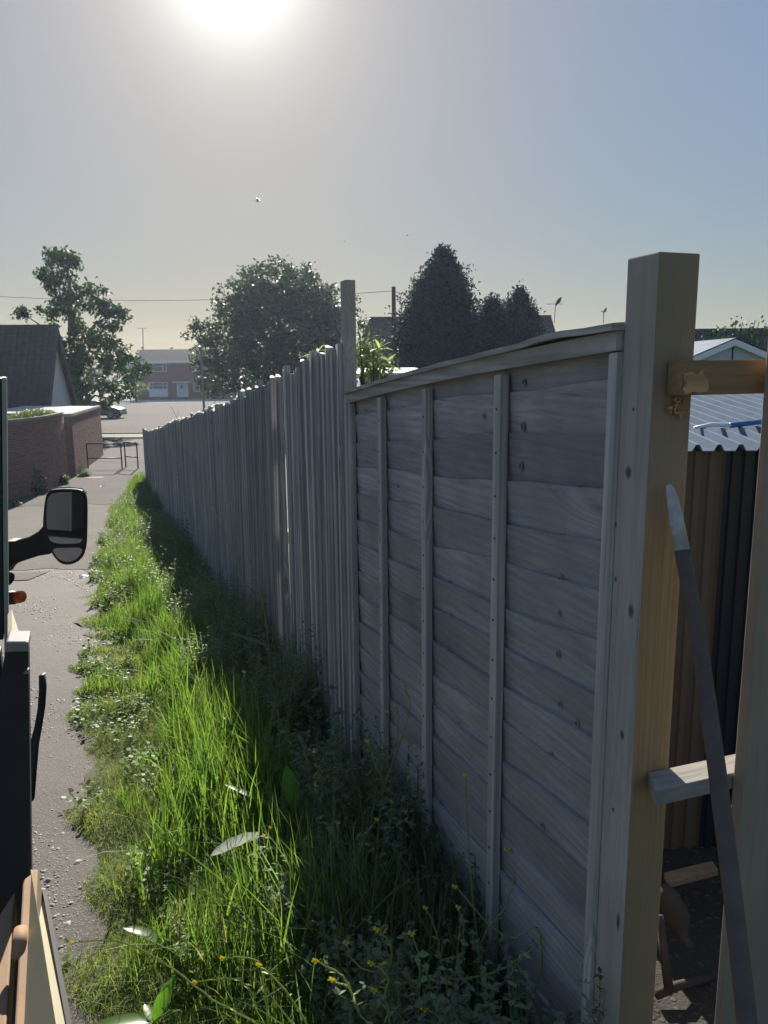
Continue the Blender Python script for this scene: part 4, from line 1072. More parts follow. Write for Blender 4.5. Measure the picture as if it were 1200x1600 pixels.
# ------------------------------------------------------------------ tipper truck at the left edge
tk = thing('tipper_truck', 'dark truck cab, headboard and rusty drop side at the left edge', 'truck', (-1.1,1.8,h(-1.1,1.8)))
m_rust = plain('rusty_beige_steel', (.30,.185,.105), .75, .3, var=.45, scale=9, bump=.5)
m_beige = plain('faded_beige_paint', (.27,.235,.145), .7, .3, var=.2, scale=5)
m_darkp = plain('dark_headboard_paint', (.022,.024,.026), .55, .35, var=.5, scale=7)
# headboard end
def quadbox(name, corners, Y, depth, mat, bevel=.003, parent=None):
    """box whose near face has these four (px,py) corners at depth Y"""
    P = [at(px, py, Y) for px, py in corners]; dv = Vector((-.36,.93,0))*depth
    b = MB(); bl, br_, tr_, tl_ = P
    b.hexa([bl, br_, br_+dv, bl+dv, tl_, tr_, tr_+dv, tl_+dv]); return wpart(name, b, mat, parent or tk, bevel=bevel)
quadbox('headboard_post', [(-60,1420),(49,1408),(44,1017),(8,1018)], 1.16, .045, m_darkp, .004)
quadbox('headboard_cap', [(7,1020),(44.5,1019),(44.5,1003),(9,1003)], 1.15, .06, plain('worn_grey_paint',(.20,.19,.175),.6,.4,var=.3,scale=20), .003)
b = MB(); zh0, zh1 = at(3,1410,1.2).z-.25, at(0,1018,1.2).z; hx = at(0,1018,1.2).x; q = Vector((-.93,-.36,0))*2.0; bk_ = Vector((-.36,.93,0))*.03
hA = Vector((hx,1.2,0)); b.hexa([hA+q+Vector((0,0,zh0)), hA+Vector((0,0,zh0)), hA+bk_+Vector((0,0,zh0)), hA+q+bk_+Vector((0,0,zh0)), hA+q+Vector((0,0,zh1)), hA+Vector((0,0,zh1)), hA+bk_+Vector((0,0,zh1)), hA+q+bk_+Vector((0,0,zh1))])
wpart('headboard_panel', b, m_darkp, tk, .003)
quadbox('bracket', [(36,1053),(45,1053),(45,1046),(42,1046)], 1.155, .01, m_steel, 0)
# cab rear pillar
b = MB(); A = at(2, 590, 1.9); Bq = at(6, 1000, 1.9); dv = Vector((-.42,.9,0))*.9; lft = Vector((-1.6,-.6,0))
b.hexa([Bq+lft, Bq, Bq+dv, Bq+dv+lft, A+lft, A, A+dv, A+dv+lft]); wpart('cab', b, m_darkp, tk, .004); dv = Vector((-.42,.9,0))*.06
b = MB(); e1 = Vector((.011,.002,0)); A2, B2 = A+Vector((.001,.0,0)), at(8,1400,1.9)
B2 = A2+(Bq-A)*1.25
b.hexa([B2, B2+e1, B2+e1+dv, B2+dv, A2, A2+e1, A2+e1+dv, A2+dv]); wpart('door_edge', b, plain('sunlit_edge_tint',(.30,.31,.24),.5,.4,var=.3), tk, .002)  # strip coloured pale green for the light catching the cab edge
b = MB(); p1_, p2_, p3_ = at(12,960,1.7), at(23,998,1.5), at(12,998,1.5); b.prism([p1_, p3_, p2_], Vector((-.01,.04,0))); wpart('gusset', b, m_beige, tk)
# mirror
MY = 3.0
def mp(px, py, Y=MY): return at(px, py, Y)
def outline(c, hw, hh, n=36, sq=3.2, taper=0.0):
    pts = []
    for i in range(n):
        a = 2*math.pi*i/n; cx_, sy_ = math.cos(a), math.sin(a)
        x = hw*math.copysign(abs(cx_)**(2/sq), cx_); y = hh*math.copysign(abs(sy_)**(2/sq), sy_)
        pts.append((c[0]+x, c[1]+y))
    return pts
head_px = [(74,768),(84,764.5),(110,763.5),(127,765),(134.5,771),(137,785),(136.5,830),(135.5,852),(131,868),(121,878),(107,882.5),(94,880),(84,869),(78,858),(70,845),(67.5,830),(67.5,810),(70,785)]
def smoothpoly(p, it=2):
    for _ in range(it):
        q = []
        for i in range(len(p)):
            a, c = p[i], p[(i+1) % len(p)]; q += [(a[0]*.75+c[0]*.25, a[1]*.75+c[1]*.25), (a[0]*.25+c[0]*.75, a[1]*.25+c[1]*.75)]
        p = q
    return p
hd = smoothpoly(head_px, 1)
def loft(name, polys, mat, parent, smooth=False, bevel=0):
    b = MB(); b.smooth = smooth; n = len(polys[0])
    for P in polys: b.v += [tuple(p) for p in P]
    for k in range(len(polys)-1):
        for i in range(n): j=(i+1)%n; b.f.append((k*n+i,k*n+j,(k+1)*n+j,(k+1)*n+i)); b.m.append(0)
    b.f.append(tuple(reversed(range(n)))); b.m.append(0)
    b.f.append(tuple((len(polys)-1)*n+i for i in range(n))); b.m.append(0)
    return wpart(name, b, mat, parent, bevel=bevel)
cx0, cy0 = 103, 822
def scal(p, s, cy=cy0, cx=cx0): return [(cx+(x-cx)*s, cy+(y-cy)*s) for x, y in p]
mir = loft('mirror_housing', [[mp(x,y,MY) for x,y in hd], [mp(x,y,MY+.03) for x,y in scal(hd,1.01)], [mp(x,y,MY+.09) for x,y in scal(hd,.86)], [mp(x,y,MY+.12) for x,y in scal(hd,.55)]], m_black, tk, smooth=False)
g1 = smoothpoly([(74,778),(82,770),(110,768.5),(127,770),(131.5,778),(131,820),(129.5,848),(110,850),(84,849),(76,842),(73,825),(72.5,800)], 1)
loft('mirror_glass', [[mp(x,y,MY-.002) for x,y in g1], [mp(x,y,MY-.001) for x,y in scal(g1,.99)]][::-1], m_mirror, mir)
g2 = smoothpoly([(82,856.5),(105,856),(128.5,855.5),(127,866),(118,875),(106,878.5),(93,875),(85,866)], 1)
loft('wide_angle_glass', [[mp(x,y,MY-.002) for x,y in g2], [mp(x,y,MY-.001) for x,y in scal(g2,.98,867)]][::-1], m_mirror, mir)
b = MB(); b.tube([mp(76,766,MY+.02), mp(84,762.5,MY+.02), mp(108,761.8,MY+.02), mp(128,763.5,MY+.02), mp(135.5,771,MY+.02)], .0028, 6); wpart('top_edge_glint', b, plain('pale_glint',(.35,.36,.37),.3,.5), mir)  # thin pale tube added as the highlight along the housing's top edge
arm = [[mp(8,846,MY-.02), mp(22,846,MY-.01), mp(45,839,MY), mp(60,830,MY+.01), mp(70,818,MY+.02), mp(76,820,MY+.02), mp(84,860,MY+.02), mp(78,866,MY+.01), mp(60,869,MY), mp(35,877,MY), mp(20,883,MY-.01), mp(12,890,MY-.02), mp(8,897,MY-.02)]]
arm.append([p+Vector((0,.07,0)) for p in arm[0]])
loft('mirror_arm', arm, m_black, tk, bevel=.006)
b = MB(); b.smooth=True; b.tube([mp(6,905,2.9), mp(14,903,2.9), mp(20,902,2.9), mp(22,903,2.9)], [.03,.027,.017,.004], 10); wpart('door_handle', b, m_black, tk)
b = MB(); b.smooth=True; b.tube([mp(4,935,2.6), mp(14,934.5,2.6), mp(24,933.5,2.6)], [.024,.024,.0235], 12); wpart('indicator_base', b, m_black, tk)
b = MB(); b.smooth=True; b.tube([mp(23.5,933.5,2.6), mp(32,932.5,2.6), mp(37,932,2.6), mp(39.5,932,2.6), mp(40.5,932,2.6)], [.0225,.0215,.019,.012,.002], 12); wpart('indicator_lens', b, m_orange, tk)
# curved black mudguard / hose in front of the headboard
b = MB(); b.smooth = True
pts = [(66,1054,1.42),(67,1075,1.42),(65,1105,1.41),(60,1135,1.40),(53,1165,1.38),(50,1200,1.36),(48,1250,1.34)]
hw = [4,5.0,5.2,5.8,8,8,5]
P = [at(*q) for q in pts]; k_ = 1.4/FPX
n = 8
for i, p in enumerate(P):
    w_ = hw[i]*k_
    for a in range(n): th_ = 2*math.pi*a/n; b.v.append((p.x+w_*math.cos(th_), p.y+.012*math.sin(th_), p.z+ .35*w_*math.cos(th_)*0))
for i in range(len(P)-1):
    for a in range(n): a2=(a+1)%n; b.f.append((i*n+a,i*n+a2,(i+1)*n+a2,(i+1)*n+a)); b.m.append(0)
b.f += [tuple(reversed(range(n))), tuple((len(P)-1)*n+a for a in range(n))]; b.m += [0,0]
wpart('grab_strap', b, m_rubber, tk)
# drop side
Y0, Y1 = 1.15, .72
tl, trp = at(36,1372,Y0), at(58,1357,Y0)
zt_ = trp.z
nl, nr = on_z(22,1606,zt_), on_z(50.5,1606,zt_)
fl, fr_ = on_z(35.5,1375,zt_), on_z(59,1357,zt_)
ext = 1.25
nl2, nr2 = fl+(nl-fl)*ext, fr_+(nr-fr_)*ext
b = MB(); dn = Vector((0,0,-.03))
b.hexa([nl2+dn, nr2+dn, fr_+dn, fl+dn, nl2, nr2, fr_, fl]); wpart('drop_side_rail', b, m_rust, tk, bevel=.003)
fb = fr_ + Vector((.004,.0,-.05)); nb = nr2 + Vector((.085, -.005, -.33))
nb = at(108,1625,nr2.y-.005); nb = nr2 + (nb-nr2)*1.0
b = MB(); th_ = Vector((-.012,0,0))
b.hexa([nb+th_, nb, fb, fb+th_, nr2-Vector((.012,0,.002)), nr2-Vector((0,0,.002)), fr_-Vector((0,0,.002)), fr_-Vector((.012,0,.002))]); wpart('drop_side_face', b, m_beige, tk)
b = MB(); s1 = Vector((.007,0,-.004)); up_ = Vector((0,0,.012))
b.hexa([nb-up_, nb+s1-up_, fb+s1-up_, fb-up_, nb+up_*.2, nb+s1+up_*.2, fb+s1+up_, fb+up_]); wpart('rubber_seal', b, m_rubber, tk)
# inner side beam and bolt
zi = zt_-.03
i1, i2, i3, i4 = on_z(-10,1606,zi), on_z(10,1606,zi), on_z(23,1392,zi), on_z(-28,1470,zi)
i1 = on_z(-60,1606,zi); b = MB(); dn = Vector((0,0,-.05)); e_ = (i2-i3)*.25
b.hexa([i1+dn, i2+e_+dn, i3+dn, i4+dn, i1, i2+e_, i3, i4]); wpart('bed_beam', b, m_rust, tk, bevel=.003)
b = MB(); b.smooth = True; c1, c2_ = on_z(33,1452,zt_+.008), on_z(31,1482,zt_+.002); b.tube([c1, c2_+Vector((0,-.006,-.006))], .010, 14); wpart('hinge_pin', b, m_rust, tk)
# truck bed floor beneath (dark)
b = MB(); q_ = [on_z(-60,1420,zt_-.25), on_z(45,1420,zt_-.25), on_z(30,1640,zt_-.25), on_z(-200,1640,zt_-.25)]
# ------------------------------------------------------------------ small litter
def litter(px, py, s, label, name='paper_scrap'):
    g = gnd(px, py); b = MB(); n = 5
    for i in range(n):
        for j in range(n): b.v.append((g.x+(i-2)*s/4, g.y+(j-2)*s/4, g.z+.012+abs(random.gauss(0, s*.14))))
    for i in range(n-1):
        for j in range(n-1): b.f.append((i*n+j,(i+1)*n+j,(i+1)*n+j+1,i*n+j+1)); b.m.append(0)
    single(name, b, m_white, label, 'litter')
litter(131,903,.09,'crumpled white scrap lying at the grass edge past the mirror')
litter(160,761,.14,'small white scrap lying on the dark tarmac near the barrier')
b = MB(); g = gnd(146,747); b.box(g.x-.35,g.x+.35,g.y-.12,g.y+.12,g.z+.012,g.z+.03); single('pale_slab', b, m_coping, 'flat pale slab set in the tarmac beside the garage', 'slab')

# ------------------------------------------------------------------ verge vegetation
def blades(name, x, y, H, Wd, lean, az, col, mat, seg=2, tip_col=None, label=None, curl=.6, zoff=None):
    n = len(x); z = vz(x, y) - .01 if zoff is None else zoff
    d = np.stack([np.cos(az), np.sin(az), np.zeros(n)], 1); sd_ = np.stack([-np.sin(az), np.cos(az), np.zeros(n)], 1)
    tw = rng.uniform(-1.2, 1.2, n); sd_ = sd_*np.cos(tw)[:,None] + d*np.sin(tw)[:,None]
    ts = {1:[0,1], 2:[0,.55,1], 3:[0,.35,.7,1], 4:[0,.25,.5,.78,1]}[seg]
    rows = []; P0 = np.stack([x,y,z],1)
    for t in ts:
        hor = lean*(t**1.8)*H; ver = H*(t - curl*lean*.45*t*t)
        c = P0 + d*hor[:,None] + np.stack([np.zeros(n),np.zeros(n),ver],1)
        w = (Wd*(1-t**2.2)*.5)[:,None]
        if t < 1: rows += [c-sd_*w, c+sd_*w]
        else: rows += [c]
    V = np.stack(rows, 1).reshape(-1,3); m = len(rows); o = (np.arange(n)*m)[:,None]
    Qs = [np.array([[2*i,2*i+1,2*i+3,2*i+2]])+o for i in range(seg-1)]
    Q = np.concatenate(Qs) if Qs else np.zeros((0,4),int); k = 2*(seg-1)
    T = np.array([[k,k+1,k+2]])+o
    cc = np.repeat(col, m, 0)
    me = npmesh(name, V, Q, T, mat, cc)
    return tag(put(name, me), label, 'grass', kind='stuff')
def field(n, y0, y1, t0, t1, pw=1.0, over=0.0):
    y = y0 + (y1-y0)*rng.random(n)**pw; t = rng.uniform(t0, t1, n)
    x = edge(y)*(1-t) + fline(y)*t; return x, y, t
def pnoise(x, y, s, ph=0.0):
    return (np.sin(x*s*1.3+y*s*.7+ph) + np.sin(x*s*.6-y*s*1.1+2.1+ph) + np.sin(x*s*2.3+y*s*1.9+.7*ph+4))/3
def cols(n, base, var=.25, yel=None, yf=0.0):
    c = np.array(base)[None]*(1+var*rng.normal(size=(n,1))*.6)*(1+.08*rng.normal(size=(n,3)))
    if yel is not None: m = rng.random(n) < yf; c[m] = np.array(yel)*(1+.15*rng.normal(size=(m.sum(),1)))
    return np.clip(c, .004, .8)

# short turf at the path side
for (n, y0, y1, wd) in ((62000, 1.2, 4.6, .0022), (36000, 4.6, 10, .0045), (22000, 10, 26, .008)):
    x, y, t = field(n, y0, y1, -.03, .62, 1.15)
    pn = pnoise(x, y, 6.0)
    keep = (t > .03+.05*pnoise(x, y, 14.)) & (rng.random(len(x)) < 1.15-.9*np.clip(t-.3,0,1)+.2*pn)
    x, y, t, pn = x[keep], y[keep], t[keep], pn[keep]; m = len(x)
    H = (.022+.055*np.clip(t/.5,0,1)+.025*np.clip(pn,0,1))*rng.uniform(.5,1.5,m)
    base = np.where((pn*.5+rng.random(m) > .55)[:,None], np.array([[.22,.25,.065]]), np.array([[.14,.20,.05]]))
    c = np.clip(base*(1+.2*rng.normal(size=(m,1))), .01, .6); dm = rng.random(m) < .06; c[dm] = [.22,.17,.08]
    blades('short_grass', x, y, H, wd*rng.uniform(.7,1.5,m), rng.uniform(.2,1.6,m), rng.uniform(0,2*math.pi,m), c, m_grass, 2, label='short yellow-green turf along the edge of the path')
# tufty mid grass
for (n, y0, y1, wd, seg) in ((30000, 1.3, 4.8, .0040, 3), (26000, 4.8, 11, .0065, 3), (16000, 11, 26, .011, 2)):
    x, y, t = field(n, y0, y1, .22 if y0 < 4 else .06, 1.0, 1.1)
    pn = pnoise(x, y, 3.1, 1.3) + .5*pnoise(x, y, 9.0)
    tuft = rng.random(len(x)) < np.clip(.35+.6*pn+.25*(t>.4), .06, 1)
    x, y, t, pn = x[tuft], y[tuft], t[tuft], pn[tuft]; m = len(x)
    H = (.07+.20*np.clip((t-.2+.25*np.clip((y-5)/4,0,1))/.5,0,1)+.12*np.clip(pn,-.5,1))*rng.uniform(.5,1.35,m)
    H = np.where(y > 11, H*1.05, H)
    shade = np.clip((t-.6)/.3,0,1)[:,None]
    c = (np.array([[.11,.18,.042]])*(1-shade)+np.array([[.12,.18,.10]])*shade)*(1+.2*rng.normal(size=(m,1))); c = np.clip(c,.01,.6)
    dm = rng.random(m) < .04; c[dm] = [.26,.22,.11]
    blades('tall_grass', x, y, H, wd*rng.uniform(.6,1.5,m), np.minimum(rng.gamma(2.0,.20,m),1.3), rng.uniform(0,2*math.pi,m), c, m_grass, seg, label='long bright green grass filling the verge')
# distinct upright clumps of broad-bladed grass
def clump_blades(name, centers, per, hr, wd, spread, colr, label, leanm=.22):
    xs, ys, Hs = [], [], []
    for (cx_, cy_, hs) in centers:
        k = int(per*hs); xs.append(cx_+rng.normal(size=k)*spread); ys.append(cy_+rng.normal(size=k)*spread*1.3); Hs.append(rng.uniform(hr[0],hr[1],k)*hs)
    x, y, H = map(np.concatenate, (xs, ys, Hs)); m = len(x)
    blades(name, x, y, H, wd*rng.uniform(.6,1.4,m), np.minimum(rng.gamma(2.0,leanm*.8,m),1.2), rng.uniform(0,2*math.pi,m), cols(m, colr, .3), m_grass, 4, label=label)
cent = []
for px, py in ((330,1190),(360,1160),(300,1140),(345,1230),(310,1090),(380,1120),(290,1060),(400,1180),(330,1280),(420,1250),(250,1040),(270,985),(360,1060),(235,930),(215,890),(300,1230),(390,1300),(450,1330),(500,1500),(420,1420),(345,1020),(265,1330)):
    g = gnd(px, py+50); cent.append((g.x, g.y, random.uniform(.8,1.2)))
clump_blades('broad_grass', cent, 130, (.18,.50), .0075, .07, (.12,.195,.045), 'upright clumps of broad-bladed bright grass')
cent = []
for px, py in ((690,1290),(720,1310),(650,1330),(740,1350),(620,1400),(600,1440),(680,1400),(560,1450),(760,1420),(520,1420),(480,1390),(700,1480),(640,1500),(780,1500),(560,1520),(600,1330)):
    g = gnd(px, py+90); cent.append((min(g.x, float(fline(g.y))-.05), g.y, random.uniform(.9,1.3)))
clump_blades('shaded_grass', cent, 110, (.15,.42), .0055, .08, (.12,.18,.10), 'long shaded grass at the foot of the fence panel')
# small round-leaved ground cover
x, y, t = field(14000, 1.3, 6.5, .03, .95, 1.2); pn = pnoise(x, y, 5., 3.) ; k_ = (pn > .15)
x, y = x[k_], y[k_]; m = len(x)
Cg = np.stack([x, y, vz(x,y)+rng.uniform(.01,.09,m)], 1)
a = rng.uniform(0,2*math.pi,m); r_ = rng.uniform(.006,.015,m)[:,None]
ax = np.stack([np.cos(a),np.sin(a),rng.normal(size=m)*.4],1); bx_ = np.stack([-np.sin(a),np.cos(a),rng.normal(size=m)*.4],1)
V = np.stack([Cg-ax*r_, Cg-ax*r_*.4+bx_*r_*.8, Cg+ax*r_*.5+bx_*r_*.8, Cg+ax*r_, Cg+ax*r_*.5-bx_*r_*.8, Cg-ax*r_*.4-bx_*r_*.8],1).reshape(-1,3)
o_ = (np.arange(m)*6)[:,None]; Qg = np.concatenate([np.array([[0,1,2,3]])+o_, np.array([[0,3,4,5]])+o_])
tag(put('ground_cover', npmesh('ground_cover', V, Qg, np.zeros((0,3),int), m_grass, np.repeat(cols(m,(.15,.22,.06),.3),6,0))), 'small round-leaved weeds among the grass', 'weeds', kind='stuff')

# leafy undergrowth: many thin stalks carrying whorls of small leaves, thickest against the fence
def undergrowth(name, n, y0, y1, t0, t1, hr, ls, colr, label, zb=0.0):
    x, y, t = field(n*3, y0, y1, t0, t1, 1.1); pn = pnoise(x, y, 4.2, 5.)+.5*pnoise(x, y, 11., 2.)
    k_ = rng.random(len(x)) < np.clip(.38+.7*pn, .02, 1); x, y, t, pn = x[k_][:n], y[k_][:n], t[k_][:n], pn[k_][:n]; n = len(x)
    H = rng.uniform(*hr, n)*(.75+.45*np.clip(pn,-.5,1))*(.6+.4*np.clip((t-t0)/(t1-t0+1e-3)*1.6,0,1)); z = vz(x, y)
    K = 11; f = np.linspace(.12, 1, K)[None]; a = rng.uniform(0,2*math.pi,n)[:,None]; ln = rng.uniform(.0,.5,n)[:,None]
    ca, sa = np.cos(a), np.sin(a)
    P = np.stack([x[:,None]+ca*ln*H[:,None]*f**2, y[:,None]+sa*ln*H[:,None]*f**2, z[:,None]+H[:,None]*f*(1-.25*ln*f)], -1)
    Vs, Qs, Cs = [], [], []; off = 0
    # stems as thin crossed ribbons
    wv = .0013; S0 = np.concatenate([np.stack([x,y,z],-1)[:,None], P], 1); w = np.stack([-sa,ca,0*sa],-1)*wv
    L_ = S0-w; R_ = S0+w; V = np.stack([L_,R_],2).reshape(-1,3); i0 = (np.arange(n)[:,None]*(K+1)*2)+np.arange(K)[None]*2
    Vs.append(V); Qs.append(np.stack([i0,i0+1,i0+3,i0+2],-1).reshape(-1,4)); Cs.append(np.repeat(cols(n,(.14,.17,.07),.2),(K+1)*2,0)); off = len(V)
    tint = cols(n, colr, .3)
    for j in range(3):
        aa = rng.uniform(0,2*math.pi,(n,K)); el = rng.uniform(-.35,.9,(n,K)); s_ = ls*rng.uniform(.5,1.4,(n,K))*(1.15-.6*f)
        d = np.stack([np.cos(aa)*np.cos(el), np.sin(aa)*np.cos(el), np.sin(el)],-1)*s_[...,None]; sd2 = np.stack([-np.sin(aa),np.cos(aa),rng.normal(size=(n,K))*.4],-1)*s_[...,None]*.24
        dr = np.stack([0*aa,0*aa,-.25*s_],-1)
        V = np.stack([P, P+d*.45+sd2, P+d+dr, P+d*.45-sd2], 2).reshape(-1,3); q = off+np.arange(n*K)[:,None]*4+np.array([[0,1,2,3]])
        Vs.append(V); Qs.append(q); Cs.append(np.repeat(tint,K*4,0)); off += len(V)
    me = npmesh(name, np.concatenate(Vs), np.concatenate(Qs), np.zeros((0,3),int), m_grass, np.concatenate(Cs))
    tag(put(name, me), label, 'weeds', kind='stuff')
undergrowth('undergrowth', 2300, 1.4, 7, .58, 1.0, (.26,.62), .036, (.17,.215,.15), 'tangle of grey-green leafy weeds heaped against the fence foot')
undergrowth('undergrowth', 900, 7, 23, .50, 1.0, (.30,.62), .06, (.12,.17,.10), 'leafy weeds against the far stretch of the long fence')
undergrowth('undergrowth', 900, 1.3, 6, .30, .80, (.06,.26), .022, (.17,.23,.06), 'small leafy weeds through the sunlit grass')
undergrowth('undergrowth', 420, 7, 23, .05, .5, (.18,.40), .05, (.13,.18,.055), 'bushy weeds at the path side of the far verge')

# pale gravel chips
n = 42000; y = 1.3+12*rng.random(n)**1.6; x = edge(y)+.04-rng.gamma(1.6,.45,n)*(1+.1*y); 
keep = (x > -6) & (rng.random(n) < np.clip(.35+.8*pnoise(x, y, 2.6, 9.)+.3*pnoise(x, y, 9., 1.), .04, 1)); x, y = x[keep], y[keep]; n = len(x)
s_ = rng.gamma(2.0,.0017,n)*(1+ .09*y)+.0012; a = rng.uniform(0,6.28,n); z = hv(x,y)+.007
c0 = np.stack([x,y,z],1); u1 = np.stack([np.cos(a),np.sin(a),np.zeros(n)],1)*s_[:,None]; u2 = np.stack([-np.sin(a),np.cos(a),np.zeros(n)],1)*(s_*rng.uniform(.5,.9,n))[:,None]
up = np.stack([np.zeros(n),np.zeros(n),s_*rng.uniform(.15,.4,n)],1)
V = np.stack([c0-u1,c0-u2,c0+u1,c0+u2,c0-u1*.5-u2*.3+up,c0+u1*.45-u2*.4+up*.8,c0+u1*.3+u2*.5+up],1).reshape(-1,3); o_ = (np.arange(n)*7)[:,None]
T = np.concatenate([np.array([q])+o_ for q in ([0,1,4],[1,5,4],[1,2,5],[2,6,5],[2,3,6],[3,4,6],[3,0,4],[4,5,6])])
tag(put('gravel_chips', npmesh('gravel_chips', V, np.zeros((0,4),int), T, ground_mat('stone_chip',(.17,.155,.14),(.42,.395,.36),big=60,bump=.2,rough=.7,spec=.4))), 'loose pale stone chips scattered on the path', 'gravel', kind='stuff')

# --- dock plants
dock_l = [leaf_mesh(.26,.075,m_dock,.3,.05), leaf_mesh(.19,.06,m_dock,.15,.06), leaf_mesh(.12,.045,m_dock,.1,.05)]
def dock(px, py, n, s, label, els=(.2,1.1), azr=None, lift=40):
    g = gnd(px, py+lift); g.z = float(vz(g.x,g.y)); t_ = thing('dock_plant', label, 'plant', tuple(g), 'dock plants in the verge')
    for k in range(n):
        a = random.uniform(*azr) if azr else 2*math.pi*k/n+random.uniform(-.3,.3)
        put_leaf(random.choice(dock_l), t_, g+Vector((0,0,.03)), a, random.uniform(*els), s*random.uniform(.7,1.1), random.uniform(-.5,.5))
    return t_
dock(440,1215,7,1.0,'dock plant with a bright backlit upright leaf in the middle of the verge',(.6,1.4))
dock(265,1475,6,.6,'low dock plant with glossy leaves at the near left of the verge',(.1,.7))
dock(300,1405,5,.6,'small broad-leaved dock plant near the path edge at mid-verge',(.1,.8))
dock(240,1585,6,.6,'dock plant nearest the bottom left, beside the path edge',(.1,.8))
dock(430,1030,7,.8,'dock plant with pale shiny leaves in the shade by the close-board fence',(.3,1.0))
dock(245,1160,5,.5,'small dock plant beside the yellowish turf',(.3,1.2))
# single notable leaves
def bigleaf(A_, B_, w, label, mat=m_dock, droop=.05, nrm=Vector((0,0,1))):
    b = MB(); b.smooth = True; leafblade(b, A_, B_, w, nrm, droop, .2, 9, .03)
    g = A_.copy(); g.z = float(vz(A_.x, A_.y))
    t_ = thing('large_leaf_plant', label, 'plant', tuple(g)); wpart('leaf', b, mat, t_)
    b = MB(); b.tube([g, g.lerp(A_,.5)+Vector((.004,0,0)), A_], [.004,.003,.003], 5); wpart('stalk', b, m_stem, t_)
bigleaf(at(405,1300,2.45), at(329,1333,2.25), .06, 'large greyish leaf lying over the dark hollow, pointing left', m_weed)
bigleaf(at(462,1262,2.62), at(447,1196,2.66), .062, 'bright yellow-green backlit leaf standing upright', m_dock, 0, Vector((0,-1,.2)))
bigleaf(at(430,1262,2.6), at(350,1221,2.7), .03, 'long narrow bright leaf pointing left above the hollow', m_dock)
bigleaf(at(420,1010,3.9), at(355,985,4.0), .04, 'pale narrow leaf in front of the shaded boards', m_weed)

# --- nettle-like weeds along the fence
net_l = [leaf_mesh(.07,.03,m_weed,.35,.05), leaf_mesh(.05,.022,m_weed,.3,.05), leaf_mesh(.09,.03,m_weed,.45,.05)]
nettle_spots = [(470,1180,.52,'beneath the narrow post'),(500,1230,.5,'left of the panel corner'),(540,1180,.55,'against the last close boards'),(575,1260,.5,'at the left foot of the panel'),(445,1120,.5,'by the backlit leaf'),
 (400,1060,.5,'in front of the middle boards'),(520,1290,.45,'below the mustard stalk'),(610,1330,.42,'in front of the first batten'),(430,1330,.35,'behind the grey leaf'),(390,990,.45,'further along the boards'),(555,1380,.4,'left of the shaded grass'),(350,950,.45,'by the far boards')]
for (px,py,Hn,where) in nettle_spots:
    g = gnd(px, py+120); g.x = min(g.x, float(fline(g.y))-.05); g.z = float(vz(g.x,g.y))
    t_ = thing('leafy_weed', 'dark leafy weed '+where, 'weed', tuple(g), 'leafy weeds along the fence')
    ln = Vector((random.uniform(-.12,.06), random.uniform(-.1,.1), Hn)); b = MB(); P = [g + Vector((ln.x*t*t, ln.y*t*t, ln.z*t)) for t in np.linspace(0,1,7)]
    b.tube(P, [.0035]*4+[.0028,.002,.0012], 5); wpart('stem', b, m_stem, t_)
    for k in range(9):
        t = .2+.8*k/8; q = P[0].lerp(P[-1], t); q = g+Vector((ln.x*t*t, ln.y*t*t, ln.z*t)); a = k*1.57+random.random()*.6
        for s2 in (0, math.pi): put_leaf(random.choice(net_l), t_, q, a+s2, random.uniform(-.1,.6), random.uniform(.7,1.1)*(1.15-.5*t), random.uniform(-.4,.4))

# --- hedge mustard: long curving stalks with yellow heads
def flower(mb, c, s=.006):
    for k in range(7):
        a = k*2.4; q = c + Vector((math.cos(a), math.sin(a), .4*math.sin(k*1.7)))*s*.8
        r = s*.55; mb.add([q+Vector((r,0,0)), q+Vector((0,r,0)), q+Vector((-r,0,0)), q+Vector((0,-r,0)), q+Vector((0,0,r)), q-Vector((0,0,r))],
               [(0,1,4),(1,2,4),(2,3,4),(3,0,4),(1,0,5),(2,1,5),(3,2,5),(0,3,5)])
def spline(P, n=8):
    out = []; P = [P[0]]+P+[P[-1]]
    for i in range(1, len(P)-2):
        for k in range(n):
            t = k/n; out.append(.5*((2*P[i])+(P[i+1]-P[i-1])*t+(2*P[i-1]-5*P[i]+4*P[i+1]-P[i+2])*t*t+(3*P[i]-P[i-1]-3*P[i+1]+P[i+2])*t**3))
    return out+[P[-2]]
must_leaf = leaf_mesh(.032,.007,m_stem,.3,.1)
def mustard(stalks, label, r=.0022, fl=.006, leafn=3):
    """stalks: lists of (px,py,Y), flower at the last point; the first stalk starts at the ground"""
    P0 = at(*stalks[0][0]); g = Vector((P0.x,P0.y,float(vz(P0.x,P0.y)))) if P0.z < .45 else P0
    t_ = thing('flowering_weed', label, 'plant', tuple(g), 'yellow-flowered weeds in the verge')
    b = MB()
    for i, s_ in enumerate(stalks):
        P = [at(*q) for q in s_]
        if i == 0 and P[0].z > g.z: P = [g]+P
        Q = spline(P, 7); Q = [q + Vector((random.gauss(0,.0012),0,random.gauss(0,.0012))) for q in Q]; b.tube(Q, [r*(1.25-.5*k/len(Q)) for k in range(len(Q))], 5)
        f = MB(); flower(f, Q[-1], fl); wpart('flower_head', f, m_yellow, t_)
        for k in range(leafn):
            q = Q[int(len(Q)*random.uniform(.1,.8))]; put_leaf(must_leaf, t_, q, random.uniform(0,6.28), random.uniform(-.2,.8), random.uniform(.4,1.0))
        # small buds beneath the head
        for k in range(4):
            q = Q[-2-k]; b.tube([q, q+Vector((random.gauss(0,.006),random.gauss(0,.006),.008))], .0008, 4)
    wpart('stem', b, m_stem, t_)
mustard([[(747,1640,1.80),(747,1500,1.84),(735,1360,1.88),(729,1270,1.9),(727,1210,1.92)]], 'tallest straight flowering stalk in front of the near batten')
